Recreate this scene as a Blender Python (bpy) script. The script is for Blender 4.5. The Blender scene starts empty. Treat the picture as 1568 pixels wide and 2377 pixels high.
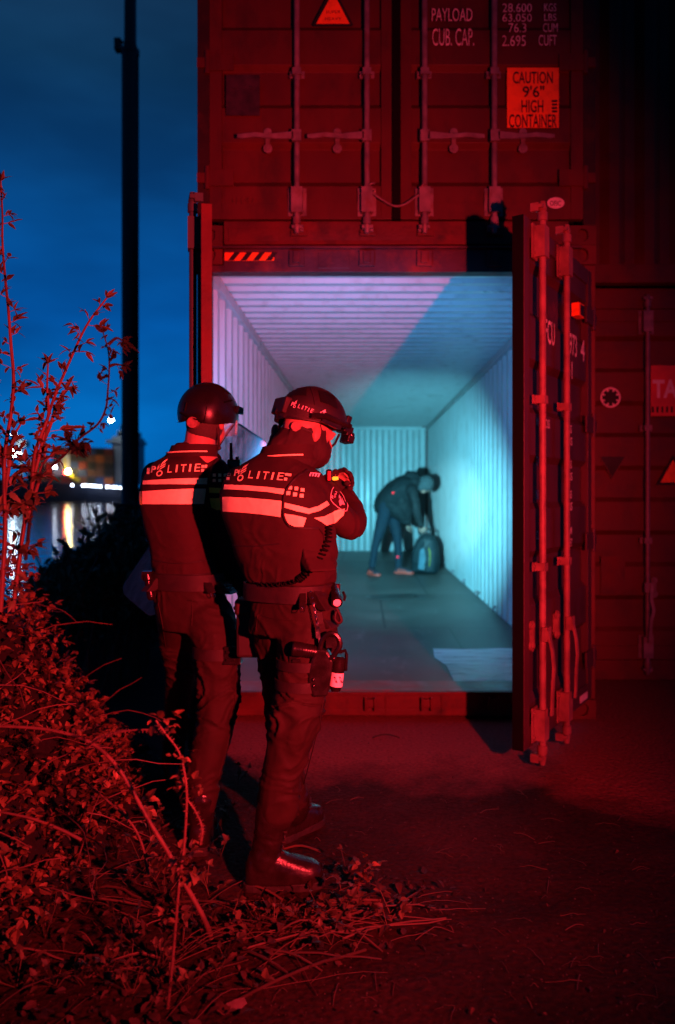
import bpy, bmesh, math, random
import numpy as np
from mathutils import Vector, Matrix, noise
from mathutils.bvhtree import BVHTree

random.seed(7)
C = bpy.context.scene
COL = C.collection
R = math.radians

# ------------------------------------------------------------------ camera
F = 1843.0           # focal length in units of a 1568 px wide picture
VX, VY = 842.0, 1145.0
CAMZ = 1.38
cam = bpy.data.cameras.new('camera')
cam.sensor_fit = 'VERTICAL'
cam.sensor_height = 36.0
cam.sensor_width = 24.0
cam.lens = 36.0 * F / 2377.0
cam.shift_x = -(VX - 784.0) / 2377.0
cam.shift_y = (VY - 1188.5) / 2377.0
cam.clip_start = 0.05
cam.clip_end = 3000
cam.dof.use_dof = True
cam.dof.focus_distance = 2.85
cam.dof.aperture_fstop = 1.8
camo = bpy.data.objects.new('camera', cam)
camo.location = (0, 0, CAMZ)
camo.rotation_euler = (R(90), 0, 0)
COL.objects.link(camo)
C.camera = camo

# ------------------------------------------------------------------ dusk sky
w = bpy.data.worlds.new('World')
C.world = w
w.use_nodes = True
nt = w.node_tree
nt.nodes.clear()
N = nt.nodes.new
out = N('ShaderNodeOutputWorld'); bg = N('ShaderNodeBackground')
tc = N('ShaderNodeTexCoord'); sx = N('ShaderNodeSeparateXYZ')
ramp = N('ShaderNodeValToRGB'); mp = N('ShaderNodeMapping'); nz = N('ShaderNodeTexNoise')
mx = N('ShaderNodeMix'); mx.data_type = 'RGBA'; cr2 = N('ShaderNodeValToRGB')
L = nt.links.new
L(tc.outputs['Generated'], sx.inputs[0]); L(sx.outputs['Z'], ramp.inputs[0])
e = ramp.color_ramp.elements
e[0].position = 0.0; e[0].color = (0.0006, 0.112, 0.420, 1)
e[1].position = 1.0; e[1].color = (0.002, 0.010, 0.035, 1)
for p, c in ((0.10, (0.0006, 0.122, 0.460, 1)), (0.20, (0.0008, 0.086, 0.370, 1)), (0.32, (0.0015, 0.060, 0.240, 1)), (0.46, (0.0045, 0.040, 0.118, 1)), (0.56, (0.006, 0.026, 0.070, 1))):
    k = e.new(p); k.color = c
mp.inputs['Scale'].default_value = (1.6, 1.6, 5.0)
L(tc.outputs['Generated'], mp.inputs[0]); L(mp.outputs[0], nz.inputs['Vector'])
nz.inputs['Scale'].default_value = 1.7; nz.inputs['Detail'].default_value = 4; nz.inputs['Roughness'].default_value = 0.5
L(nz.outputs['Fac'], cr2.inputs[0])
cr2.color_ramp.elements[0].position = 0.36; cr2.color_ramp.elements[0].color = (0.68, 0.68, 0.68, 1)
cr2.color_ramp.elements[1].position = 0.66; cr2.color_ramp.elements[1].color = (1.3, 1.22, 1.14, 1)
mx.blend_type = 'MULTIPLY'; mx.inputs[0].default_value = 1.0
L(ramp.outputs[0], mx.inputs[6]); L(cr2.outputs[0], mx.inputs[7])
# the last light is over the water; the sky behind the photographer is nearly dark
mr_ = N('ShaderNodeMapRange'); mr_.inputs[1].default_value = -0.5; mr_.inputs[2].default_value = 0.75; mr_.inputs[3].default_value = 0.30; mr_.inputs[4].default_value = 1.0
L(sx.outputs['Y'], mr_.inputs[0])
mx2 = N('ShaderNodeMix'); mx2.data_type = 'RGBA'; mx2.blend_type = 'MULTIPLY'; mx2.inputs[0].default_value = 1.0
L(mx.outputs[2], mx2.inputs[6]); L(mr_.outputs[0], mx2.inputs[7])
L(mx2.outputs[2], bg.inputs['Color']); bg.inputs['Strength'].default_value = 1.0
L(bg.outputs[0], out.inputs[0])

C.view_settings.view_transform = 'Standard'
C.view_settings.look = 'None'
C.view_settings.exposure = 0
C.view_settings.gamma = 1
C.view_settings.use_curve_mapping = False
C.render.engine = 'CYCLES'
C.cycles.max_bounces = 6
C.cycles.diffuse_bounces = 3
C.cycles.glossy_bounces = 3
C.cycles.transmission_bounces = 4
C.cycles.transparent_max_bounces = 8
C.cycles.sample_clamp_indirect = 3.0
C.cycles.use_denoising = True
C.cycles.caustics_reflective = False
C.cycles.caustics_refractive = False

def P(px, py, Y):
    """a point of the 1568 px wide photograph at depth Y, in metres"""
    return Vector(((px - VX) * Y / F, Y, CAMZ - (py - VY) * Y / F))

def spot(name, loc, target, power, color, size, blend, radius):
    l = bpy.data.lights.new(name, 'SPOT')
    l.energy = power; l.color = color; l.spot_size = R(size); l.spot_blend = blend
    l.shadow_soft_size = radius
    o = bpy.data.objects.new(name, l)
    o.location = loc
    o.rotation_euler = (Vector(target) - Vector(loc)).to_track_quat('-Z', 'Y').to_euler()
    COL.objects.link(o)
    return o

# the red lamp that stands at head height beside the photographer, shining at the officers and the container
spot('red_lamp', (1.07, 0.20, 1.45), P(650, 1070, 3.2), 1650, (1.0, 0.030, 0.042), 88, 0.95, 0.03)
# the torch in the second officer's hands: a hot core on the back of the container and its wide spill
TORCH = Vector((-0.27, 3.50, 1.34))
spot('torch_hot_spot', TORCH, P(1085, 1190, 13.5), 4000, (0.34, 0.90, 1.0), 13, 1.0, 0.02)
spot('torch_core', TORCH, P(1000, 1200, 14.0), 6600, (0.16, 0.78, 1.0), 35, 1.0, 0.02)
spot('torch_spill', TORCH, (0.45, 12.0, 2.7), 560, (0.09, 0.42, 1.0), 88, 0.9, 0.03)
# two red aiming lasers resting on the man at the back
LASERS = [(P(913, 1144, 12.0),), (P(923, 1293, 12.1),)]
for (t,) in LASERS:
    spot('aiming_laser', t.lerp(TORCH, 0.25), t, 9000, (1.0, 0.01, 0.03), 1.0, 0.4, 0.001)

# ------------------------------------------------------------------ materials
MATS = {}
def mat(name, color, rough=0.6, metal=0.0, var=0.25, scale=6.0, bump=0.0, bscale=60.0, dirt=None, dirt_amt=0.5, dirt_scale=3.0,
        stretch=(1, 1, 1), emit=None, estr=0.0, island=0.0, spec=0.5, sheen=0.0, trans=0.0, alpha=1.0, ior=1.45):
    if name in MATS: return MATS[name]
    m = bpy.data.materials.new(name); m.use_nodes = True
    t = m.node_tree; b = t.nodes['Principled BSDF']; n = t.nodes.new; l = t.links.new
    tcn = n('ShaderNodeTexCoord'); mapn = n('ShaderNodeMapping'); mapn.inputs['Scale'].default_value = stretch
    l(tcn.outputs['Object'], mapn.inputs[0])
    no = n('ShaderNodeTexNoise'); no.inputs['Scale'].default_value = scale; no.inputs['Detail'].default_value = 6
    l(mapn.outputs[0], no.inputs['Vector'])
    mr = n('ShaderNodeMapRange'); mr.inputs[1].default_value = 0.3; mr.inputs[2].default_value = 0.7
    mr.inputs[3].default_value = 1 - var; mr.inputs[4].default_value = 1 + var
    l(no.outputs['Fac'], mr.inputs[0])
    mul = n('ShaderNodeMix'); mul.data_type = 'RGBA'; mul.blend_type = 'MULTIPLY'; mul.inputs[0].default_value = 1
    mul.inputs[6].default_value = (*color, 1); l(mr.outputs[0], mul.inputs[7])
    last = mul.outputs[2]
    if dirt:
        n2 = n('ShaderNodeTexNoise'); n2.inputs['Scale'].default_value = dirt_scale; n2.inputs['Detail'].default_value = 8; n2.inputs['Roughness'].default_value = 0.65
        l(mapn.outputs[0], n2.inputs['Vector'])
        r2 = n('ShaderNodeMapRange'); r2.inputs[1].default_value = 0.5; r2.inputs[2].default_value = 0.72; r2.inputs[3].default_value = 0; r2.inputs[4].default_value = dirt_amt
        l(n2.outputs['Fac'], r2.inputs[0])
        m2 = n('ShaderNodeMix'); m2.data_type = 'RGBA'; l(r2.outputs[0], m2.inputs[0]); l(last, m2.inputs[6]); m2.inputs[7].default_value = (*dirt, 1)
        last = m2.outputs[2]
    if island:
        g = n('ShaderNodeNewGeometry'); r3 = n('ShaderNodeMapRange'); r3.inputs[3].default_value = 1 - island; r3.inputs[4].default_value = 1 + island
        l(g.outputs['Random Per Island'], r3.inputs[0])
        m3 = n('ShaderNodeMix'); m3.data_type = 'RGBA'; m3.blend_type = 'MULTIPLY'; m3.inputs[0].default_value = 1
        l(last, m3.inputs[6]); l(r3.outputs[0], m3.inputs[7]); last = m3.outputs[2]
    l(last, b.inputs['Base Color'])
    rr = n('ShaderNodeMapRange'); rr.inputs[1].default_value = 0.3; rr.inputs[2].default_value = 0.7
    rr.inputs[3].default_value = max(0.02, rough - 0.1); rr.inputs[4].default_value = min(1, rough + 0.1)
    l(no.outputs['Fac'], rr.inputs[0]); l(rr.outputs[0], b.inputs['Roughness'])
    b.inputs['Metallic'].default_value = metal
    b.inputs['Specular IOR Level'].default_value = spec
    b.inputs['IOR'].default_value = ior
    if sheen: b.inputs['Sheen Weight'].default_value = sheen
    if trans: b.inputs['Transmission Weight'].default_value = trans
    if alpha < 1: b.inputs['Alpha'].default_value = alpha
    if emit: b.inputs['Emission Color'].default_value = (*emit, 1); b.inputs['Emission Strength'].default_value = estr
    if bump:
        bn = n('ShaderNodeTexNoise'); bn.inputs['Scale'].default_value = bscale; bn.inputs['Detail'].default_value = 5
        l(mapn.outputs[0], bn.inputs['Vector'])
        bp = n('ShaderNodeBump'); bp.inputs['Strength'].default_value = bump; bp.inputs['Distance'].default_value = 0.01
        l(bn.outputs['Fac'], bp.inputs['Height']); l(bp.outputs[0], b.inputs['Normal'])
    MATS[name] = m
    return m

M_red = mat('worn_red_container_paint', (0.076, 0.008, 0.007), 0.55, var=0.22, scale=3, bump=0.15, bscale=40, dirt=(0.026, 0.006, 0.005), dirt_amt=0.85, dirt_scale=3.4, stretch=(1, 1, .55))
M_red2 = mat('faded_red_frame_paint', (0.090, 0.009, 0.008), 0.55, var=0.3, scale=5, bump=0.2, bscale=50, dirt=(0.02, 0.007, 0.006), dirt_amt=0.85, dirt_scale=6)
M_blue = mat('dark_blue_container_paint', (0.060, 0.018, 0.028), 0.5, var=0.25, scale=4, bump=0.15, bscale=40, dirt=(0.05, 0.03, 0.025), dirt_amt=0.7, dirt_scale=4)
M_head = mat('chipped_header_paint', (0.045, 0.016, 0.030), 0.55, var=0.3, scale=6, bump=0.2, bscale=40, dirt=(0.20, 0.03, 0.025), dirt_amt=0.9, dirt_scale=3.2)
M_inner = mat('bright_red_door_paint', (0.105, 0.010, 0.009), 0.55, var=0.25, scale=5, bump=0.15, bscale=50, dirt=(0.04, 0.008, 0.007), dirt_amt=0.6, dirt_scale=6)
M_post = mat('dark_post', (0.020, 0.004, 0.004), 0.6, var=0.3, scale=5, dirt=(0.06, 0.01, 0.008), dirt_amt=0.6, dirt_scale=8)  # upper corner posts, darker than the doors beside them
M_brown = mat('brown_container_paint', (0.095, 0.012, 0.010), 0.55, var=0.25, scale=3, bump=0.15, bscale=40, dirt=(0.05, 0.015, 0.01), dirt_amt=0.8, dirt_scale=5)
M_rod = mat('galvanised_steel', (0.20, 0.17, 0.19), 0.5, metal=0.25, var=0.3, scale=14, bump=0.15, bscale=90, dirt=(0.16, 0.06, 0.04), dirt_amt=0.8, dirt_scale=12)
M_rod2 = mat('red_lit_rod', (0.22, 0.09, 0.09), 0.5, var=0.35, scale=14, bump=0.15, bscale=90, dirt=(0.30, 0.10, 0.08), dirt_amt=0.6, dirt_scale=12)  # galvanised rods with the red lamp's brightness put into their colour
M_rubber = mat('black_rubber', (0.003, 0.0025, 0.003), 0.7, var=0.2, spec=0.12)
M_white_in = mat('off_white_interior_paint', (0.43, 0.45, 0.45), 0.36, var=0.05, scale=2, bump=0.05, bscale=14, dirt=(0.22, 0.19, 0.16), dirt_amt=0.45, dirt_scale=9, stretch=(1, 1, .4))
M_white = mat('white_lettering_paint', (0.72, 0.70, 0.68), 0.6, var=0.25, scale=30, dirt=(0.2, 0.05, 0.04), dirt_amt=0.7, dirt_scale=25)
M_black = mat('black_print', (0.008, 0.008, 0.009), 0.6, var=0.1)
M_orange = mat('orange_sticker', (0.92, 0.16, 0.012), 0.5, var=0.1, scale=12, dirt=(0.4, 0.07, 0.01), dirt_amt=0.5, dirt_scale=18)
M_pink = mat('pale_sticker', (0.70, 0.62, 0.62), 0.5, var=0.12, scale=20)
M_grey = mat('grey_data_plate', (0.05, 0.03, 0.04), 0.45, metal=0.3, var=0.35, scale=14, bump=0.1)
M_mast = mat('mast_paint', (0.055, 0.065, 0.07), 0.55, var=0.2, scale=2, bump=0.05, dirt=(0.03, 0.03, 0.03), dirt_amt=0.6, stretch=(1, 1, .2))
M_cloth = mat('black_uniform_cloth', (0.031, 0.012, 0.013), 0.85, var=0.12, scale=30, bump=0.12, bscale=420, spec=0.25)
M_trouser = mat('black_trouser_cloth', (0.025, 0.011, 0.010), 0.74, var=0.18, scale=18, bump=0.15, bscale=350, spec=0.22)
M_gaiter = mat('black_gaiter_cloth', (0.034, 0.018, 0.019), 0.9, var=0.15, scale=30, bump=0.1, bscale=300, spec=0.2)
M_nylon = mat('black_nylon_webbing', (0.018, 0.008, 0.009), 0.62, var=0.15, scale=40, bump=0.25, bscale=500)
M_poly = mat('black_polymer', (0.012, 0.008, 0.009), 0.26, var=0.2, scale=30, bump=0.06, bscale=200)
M_helm = mat('matt_black_helmet', (0.009, 0.005, 0.006), 0.33, var=0.12, scale=20, bump=0.03, bscale=300, spec=0.42)
M_helm2 = mat('camouflage_helmet_cover', (0.014, 0.006, 0.007), 0.55, var=0.3, scale=9, bump=0.1, bscale=120, dirt=(0.010, 0.010, 0.016), dirt_amt=0.9, dirt_scale=14)
M_leather = mat('black_boot_leather', (0.016, 0.009, 0.009), 0.27, var=0.25, scale=25, bump=0.14, bscale=70)
M_sole = mat('boot_sole_rubber', (0.022, 0.019, 0.018), 0.7, var=0.3, scale=40, bump=0.3)
M_skin = mat('skin', (0.33, 0.18, 0.14), 0.5, var=0.08, scale=40, bump=0.06, bscale=350, spec=0.22)
M_hair = mat('cropped_hair', (0.05, 0.035, 0.03), 0.8, var=0.3, scale=200, bump=0.5, bscale=500)
M_flu = mat('fluorescent_yellow_reflective_tape', (0.80, 0.88, 0.09), 0.5, var=0.05, scale=60, bump=0.1, bscale=500)
M_tape = mat('lit_reflective_tape', (0.92, 0.95, 0.50), 0.5, var=0.06, scale=60, bump=0.1, bscale=500)  # copy of the tape coloured for lit places; the shaded sleeve uses the yellow
M_sil = mat('silver_reflective_tape', (0.92, 0.92, 0.92), 0.45, var=0.05, scale=60)
M_dial = mat('helmet_fit_dial', (0.22, 0.10, 0.08), 0.5, var=0.3, scale=60, bump=0.3, bscale=150)
M_gold = mat('gold_rank_braid', (0.75, 0.48, 0.08), 0.45, var=0.1)
M_steel = mat('bright_steel', (0.62, 0.6, 0.6), 0.22, metal=1.0, var=0.1, scale=40)
M_wood = None
M_glow = mat('orange_indicator_lamp', (0.9, 0.4, 0.05), 0.4, emit=(1.0, 0.20, 0.012), estr=3.0)

# ------------------------------------------------------------------ helpers
def tag(o, label=None, cat=None, group=None, kind=None):
    if label: o['label'] = label
    if cat: o['category'] = cat
    if group: o['group'] = group
    if kind: o['kind'] = kind
    return o

def empty(name, loc, label, cat, group=None):
    o = bpy.data.objects.new(name, None)
    o.location = loc; o.empty_display_size = 0.1
    COL.objects.link(o)
    return tag(o, label, cat, group)

def origin_of(o):
    v = Vector((0, 0, 0))
    while o is not None:
        v += o.location; o = o.parent
    return v

class MB:
    def __init__(self, M=None):
        self.v = []; self.f = []; self.mi = []; self.cur = 0
        self.M = M or Matrix.Identity(4)
    def add(self, vs, fs, M=None):
        T = self.M @ M if M is not None else self.M
        flip = T.to_3x3().determinant() < 0
        n = len(self.v)
        self.v += [T @ Vector(p) for p in vs]
        for f in fs:
            f = [n + i for i in f]
            self.f.append(f[::-1] if flip else f); self.mi.append(self.cur)
        return self
    def box(self, x0, x1, y0, y1, z0, z1, M=None):
        vs = [(x, y, z) for z in (z0, z1) for y in (y0, y1) for x in (x0, x1)]
        return self.add(vs, [(0, 2, 3, 1), (4, 5, 7, 6), (0, 1, 5, 4), (2, 6, 7, 3), (0, 4, 6, 2), (1, 3, 7, 5)], M)
    def loft(self, rings, cap=True, closed=True, M=None):
        n = len(rings[0]); vs = [p for r in rings for p in r]; fs = []
        for i in range(len(rings) - 1):
            for j in range(n if closed else n - 1):
                a = i * n + j; b = i * n + (j + 1) % n
                fs.append((a, b, b + n, a + n))
        if cap and closed:
            fs.append(tuple(range(n))[::-1]); fs.append(tuple((len(rings) - 1) * n + j for j in range(n)))
        return self.add(vs, fs, M)
    def tube(self, pts, rad, n=8, M=None, cap=True):
        pts = [Vector(p) for p in pts]
        if not hasattr(rad, '__len__'): rad = [rad] * len(pts)
        t = (pts[1] - pts[0]).normalized()
        u = t.orthogonal().normalized()
        rings = []
        for i, p in enumerate(pts):
            a = pts[max(0, i - 1)]; b = pts[min(len(pts) - 1, i + 1)]
            t = (b - a)
            t = t.normalized() if t.length > 1e-9 else Vector((0, 0, 1))
            u = (u - t * u.dot(t))
            u = u.normalized() if u.length > 1e-6 else t.orthogonal().normalized()
            w_ = t.cross(u)
            rings.append([p + (u * math.cos(2 * math.pi * k / n) + w_ * math.sin(2 * math.pi * k / n)) * rad[i] for k in range(n)])
        return self.loft(rings, cap, True, M)
    def prism(self, poly, z0, z1, M=None):
        n = len(poly)
        a = sum(poly[i][0] * poly[(i + 1) % n][1] - poly[(i + 1) % n][0] * poly[i][1] for i in range(n))
        if a < 0: poly = poly[::-1]
        vs = [(x, y, z0) for x, y in poly] + [(x, y, z1) for x, y in poly]
        fs = [tuple(range(n))[::-1], tuple(range(n, 2 * n))] + [(i, (i + 1) % n, n + (i + 1) % n, n + i) for i in range(n)]
        return self.add(vs, fs, M)
    def ball(self, c, r, n=12, m=8, M=None):
        if not hasattr(r, '__len__'): r = (r, r, r)
        vs = [(c[0], c[1], c[2] - r[2])]; fs = []
        for i in range(1, m):
            a = -math.pi / 2 + math.pi * i / m
            for j in range(n):
                b = 2 * math.pi * j / n
                vs.append((c[0] + r[0] * math.cos(a) * math.cos(b), c[1] + r[1] * math.cos(a) * math.sin(b), c[2] + r[2] * math.sin(a)))
        vs.append((c[0], c[1], c[2] + r[2]))
        for j in range(n): fs.append((0, 1 + (j + 1) % n, 1 + j))
        for i in range(m - 2):
            for j in range(n):
                a = 1 + i * n + j; b = 1 + i * n + (j + 1) % n
                fs.append((a, b, b + n, a + n))
        k = len(vs) - 1
        for j in range(n): fs.append((k, 1 + (m - 2) * n + j, 1 + (m - 2) * n + (j + 1) % n))
        return self.add(vs, fs, M)
    def build(self, name, mats, parent=None, smooth=None, bevel=0.0, world=True):
        org = origin_of(parent) if (parent is not None and world) else Vector((0, 0, 0))
        me = bpy.data.meshes.new(name)
        me.from_pydata([tuple(p - org) for p in self.v], [], self.f)
        if not isinstance(mats, (list, tuple)): mats = [mats]
        for m in mats: me.materials.append(m)
        if len(mats) > 1:
            me.polygons.foreach_set('material_index', self.mi)
        if smooth is not None:
            me.polygons.foreach_set('use_smooth', [True] * len(me.polygons))
            if smooth < 180: me.set_sharp_from_angle(angle=R(smooth))
        me.update()
        o = bpy.data.objects.new(name, me); COL.objects.link(o)
        if parent is not None: o.parent = parent
        if bevel:
            b = o.modifiers.new('bevel', 'BEVEL'); b.width = bevel; b.segments = 2; b.limit_method = 'ANGLE'; b.angle_limit = R(40)
            b.harden_normals = False
        return o

def axes(o, x, y, z):
    m = Matrix.Identity(4)
    for i, a in enumerate((x, y, z)):
        for k in range(3): m[k][i] = a[k]
    for k in range(3): m[k][3] = o[k]
    return m

def spline(pts, n=6):
    """Catmull-Rom through tuples of any length"""
    P_ = [np.array([float(c) for c in p]) for p in pts]
    P_ = [2 * P_[0] - P_[1]] + P_ + [2 * P_[-1] - P_[-2]]
    out_ = []
    for i in range(1, len(P_) - 2):
        a, b, c, d = P_[i - 1:i + 3]
        for k in range(n):
            t = k / n
            out_.append(0.5 * (2 * b + (c - a) * t + (2 * a - 5 * b + 4 * c - d) * t * t + (3 * b - 3 * c + d - a) * t ** 3))
    out_.append(P_[-2])
    return out_

TEXT = {}
def text2d(s, bold=0.0, res=3):
    """outline of a string as flat faces, unit cap height, origin at lower left"""
    k = (s, bold)
    if k in TEXT: return TEXT[k]
    cu = bpy.data.curves.new('t', 'FONT'); cu.body = s; cu.size = 1; cu.offset = bold; cu.resolution_u = res
    o = bpy.data.objects.new('t', cu); COL.objects.link(o)
    bpy.context.view_layer.update()
    me = bpy.data.meshes.new_from_object(o.evaluated_get(bpy.context.evaluated_depsgraph_get()))
    vs = [(v.co.x, v.co.y) for v in me.vertices]; fs = [tuple(p.vertices) for p in me.polygons]
    bpy.data.objects.remove(o); bpy.data.curves.remove(cu); bpy.data.meshes.remove(me)
    x0 = min(v[0] for v in vs); x1 = max(v[0] for v in vs); y0 = min(v[1] for v in vs); y1 = max(v[1] for v in vs)
    TEXT[k] = ([((x - x0) / (x1 - x0), (y - y0) / (y1 - y0)) for x, y in vs], fs)
    return TEXT[k]

def put_text(mb, s, M, x0, x1, y0, y1, bold=0.02, n=0.0):
    """string fitted to a rectangle of plane M (x right, y up, z out)"""
    vs, fs = text2d(s, bold)
    return mb.add([(x0 + u * (x1 - x0), y0 + v * (y1 - y0), n) for u, v in vs], fs, M)

def px_text(mb, s, x0, y0, x1, y1, Y, bold=0.02):
    """string on a plane facing -Y; box given as photo pixels (top-left, bottom-right)"""
    a = P(x0, y1, Y); b = P(x1, y0, Y)
    M = axes((0, Y, 0), (1, 0, 0), (0, 0, 1), (0, -1, 0))
    return put_text(mb, s, M, a.x, b.x, a.z, b.z, bold)

def px_box(mb, x0, y0, x1, y1, Ya, Yb, scaleY=None):
    """box whose front rectangle at depth Ya is given in photo pixels"""
    a = P(x0, y1, scaleY or Ya); b = P(x1, y0, scaleY or Ya)
    return mb.box(a.x, b.x, Ya, Yb, a.z, b.z)

# ------------------------------------------------------------------ ground, water, far bank
g = N  # (node factory of the world is not reused below)
def ground_material():
    m = bpy.data.materials.new('dirt_and_asphalt'); m.use_nodes = True
    t = m.node_tree; b = t.nodes['Principled BSDF']; n = t.nodes.new; l = t.links.new
    tcn = n('ShaderNodeTexCoord')
    a1 = n('ShaderNodeTexNoise'); a1.inputs['Scale'].default_value = 0.9; a1.inputs['Detail'].default_value = 9; a1.inputs['Roughness'].default_value = 0.62
    a2 = n('ShaderNodeTexNoise'); a2.inputs['Scale'].default_value = 55; a2.inputs['Detail'].default_value = 6
    a3 = n('ShaderNodeTexVoronoi'); a3.inputs['Scale'].default_value = 38
    for a in (a1, a2, a3): l(tcn.outputs['Object'], a.inputs['Vector'])
    r = n('ShaderNodeValToRGB'); l(a1.outputs['Fac'], r.inputs[0])
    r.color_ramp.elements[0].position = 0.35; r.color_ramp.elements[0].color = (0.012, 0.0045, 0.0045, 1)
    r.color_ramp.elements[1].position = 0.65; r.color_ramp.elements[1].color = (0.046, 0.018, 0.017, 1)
    r2 = n('ShaderNodeMapRange'); r2.inputs[1].default_value = .3; r2.inputs[2].default_value = .75; r2.inputs[3].default_value = .5; r2.inputs[4].default_value = 1.6
    l(a2.outputs['Fac'], r2.inputs[0])
    mu = n('ShaderNodeMix'); mu.data_type = 'RGBA'; mu.blend_type = 'MULTIPLY'; mu.inputs[0].default_value = 1
    l(r.outputs[0], mu.inputs[6]); l(r2.outputs[0], mu.inputs[7])
    # paler packed yard near the containers, reddened for the lamp's wash; dark earth nearer the bushes, deepened for shade
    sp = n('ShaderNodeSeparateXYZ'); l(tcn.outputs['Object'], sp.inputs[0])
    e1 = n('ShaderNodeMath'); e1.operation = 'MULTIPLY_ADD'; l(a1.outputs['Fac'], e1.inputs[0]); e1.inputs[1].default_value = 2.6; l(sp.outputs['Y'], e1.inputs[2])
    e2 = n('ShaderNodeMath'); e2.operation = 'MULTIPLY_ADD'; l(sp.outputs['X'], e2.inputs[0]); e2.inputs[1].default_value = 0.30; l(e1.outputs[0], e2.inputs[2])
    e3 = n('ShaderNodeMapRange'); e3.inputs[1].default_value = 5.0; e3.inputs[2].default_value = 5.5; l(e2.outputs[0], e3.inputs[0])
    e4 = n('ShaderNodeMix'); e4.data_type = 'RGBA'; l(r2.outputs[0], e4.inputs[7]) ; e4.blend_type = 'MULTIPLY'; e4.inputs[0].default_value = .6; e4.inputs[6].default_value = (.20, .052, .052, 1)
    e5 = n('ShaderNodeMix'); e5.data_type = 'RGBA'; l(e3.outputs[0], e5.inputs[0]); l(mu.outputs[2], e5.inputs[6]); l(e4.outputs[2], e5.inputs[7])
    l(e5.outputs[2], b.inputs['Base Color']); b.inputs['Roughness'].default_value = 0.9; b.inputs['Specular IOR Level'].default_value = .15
    ad = n('ShaderNodeMath'); ad.operation = 'MULTIPLY_ADD'; l(a3.outputs['Distance'], ad.inputs[0]); ad.inputs[1].default_value = .5; l(a2.outputs['Fac'], ad.inputs[2])
    bp = n('ShaderNodeBump'); bp.inputs['Strength'].default_value = 0.7; bp.inputs['Distance'].default_value = 0.012
    l(ad.outputs[0], bp.inputs['Height']); l(bp.outputs[0], b.inputs['Normal'])
    return m
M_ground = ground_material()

def ground_z(x, y):
    """soft humps of the dirt near the photographer, dead flat at the containers"""
    k = max(0.0, min(1.0, (4.3 - y) / 1.2)) * max(0.0, min(1.0, (y + 6) / 3))
    z = 0.0
    if k > 0:
        z += k * (0.035 * noise.noise(Vector((x * 1.1, y * 1.1, 3))) + 0.018 * noise.noise(Vector((x * 3.3, y * 3.3, 9))) + 0.007 * noise.noise(Vector((x * 11, y * 11, 1))))
    if x < -1.7 and y > 6.0:
        s = max(0.0, min(1.0, (y - 10.5 - 0.6 * noise.noise(Vector((x * .4, 0, 5)))) / 5.0))
        z -= 2.2 * s * max(0.0, min(1.0, (-1.7 - x) / 0.8))
    return z

def make_ground():
    def axis(lo, hi, a, b, fine, coarse):
        o = []; x = lo
        while x < hi:
            o.append(x); x += fine if a <= x <= b else coarse
        o.append(hi); return o
    xs = [-900, -300, -90, -40] + axis(-20, 24, -2.6, 2.6, 0.05, 0.6) + [50, 120, 400, 900]
    ys = [-60, -20] + axis(-8, 17, 0.6, 4.6, 0.05, 0.35)
    vs = []; fs = []
    for y in ys:
        for x in xs: vs.append((x, y, ground_z(x, y)))
    n = len(xs)
    for j in range(len(ys) - 1):
        for i in range(n - 1): fs.append((j * n + i, j * n + i + 1, (j + 1) * n + i + 1, (j + 1) * n + i))
    # the yard runs on behind the containers
    k = len(vs); vs += [(-1.7, 17, 0), (900, 17, 0), (900, 70, 0), (-1.7, 70, 0), (-1.7, 70, -6), (-1.7, 17, -6), (900, 70, -6)]
    fs += [(k, k + 1, k + 2, k + 3), (k, k + 3, k + 4, k + 5), (k + 3, k + 2, k + 6, k + 4)]
    mb = MB(); mb.add(vs, fs)
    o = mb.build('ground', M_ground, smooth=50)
    tag(o, kind='structure')
make_ground()

def make_water():
    m = bpy.data.materials.new('harbour_water'); m.use_nodes = True
    t = m.node_tree; b = t.nodes['Principled BSDF']; n = t.nodes.new; l = t.links.new
    b.inputs['Base Color'].default_value = (0.004, 0.012, 0.03, 1); b.inputs['Roughness'].default_value = 0.10; b.inputs['IOR'].default_value = 1.33
    tcn = n('ShaderNodeTexCoord'); mp_ = n('ShaderNodeMapping'); mp_.inputs['Scale'].default_value = (0.55, 0.30, 1)
    l(tcn.outputs['Object'], mp_.inputs[0])
    a = n('ShaderNodeTexNoise'); a.inputs['Scale'].default_value = 1.6; a.inputs['Detail'].default_value = 5; l(mp_.outputs[0], a.inputs['Vector'])
    bp = n('ShaderNodeBump'); bp.inputs['Strength'].default_value = 0.55; bp.inputs['Distance'].default_value = 0.10
    l(a.outputs['Fac'], bp.inputs['Height']); l(bp.outputs[0], b.inputs['Normal'])
    mb = MB(); mb.add([(-1500, 8, -1.5), (1500, 8, -1.5), (1500, 1500, -1.5), (-1500, 1500, -1.5)], [(0, 1, 2, 3)])
    tag(mb.build('water', m), kind='structure')
make_water()

M_bank = mat('far_bank_stone', (0.02, 0.022, 0.026), 0.9, var=0.3, scale=0.2)
mb = MB()
vs = []; fs = []
for i in range(61):
    x = -700 + i * 24; h = 2.0 + 2.5 * abs(noise.noise(Vector((i * .37, 0, 0))))
    vs += [(x, 520, -3), (x, 530, h), (x, 560, h + 1), (x, 600, -3)]
for i in range(60):
    for j in range(3): a = i * 4 + j; fs.append((a, a + 4, a + 5, a + 1))
mb.add(vs, fs); tag(mb.build('far_bank', M_bank), kind='structure')

# ------------------------------------------------------------------ shipping containers
CX0, CX1, FY = -1.012, 1.426, 4.86     # the two middle containers: sides and front plane
CLEN = 12.19

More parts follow.
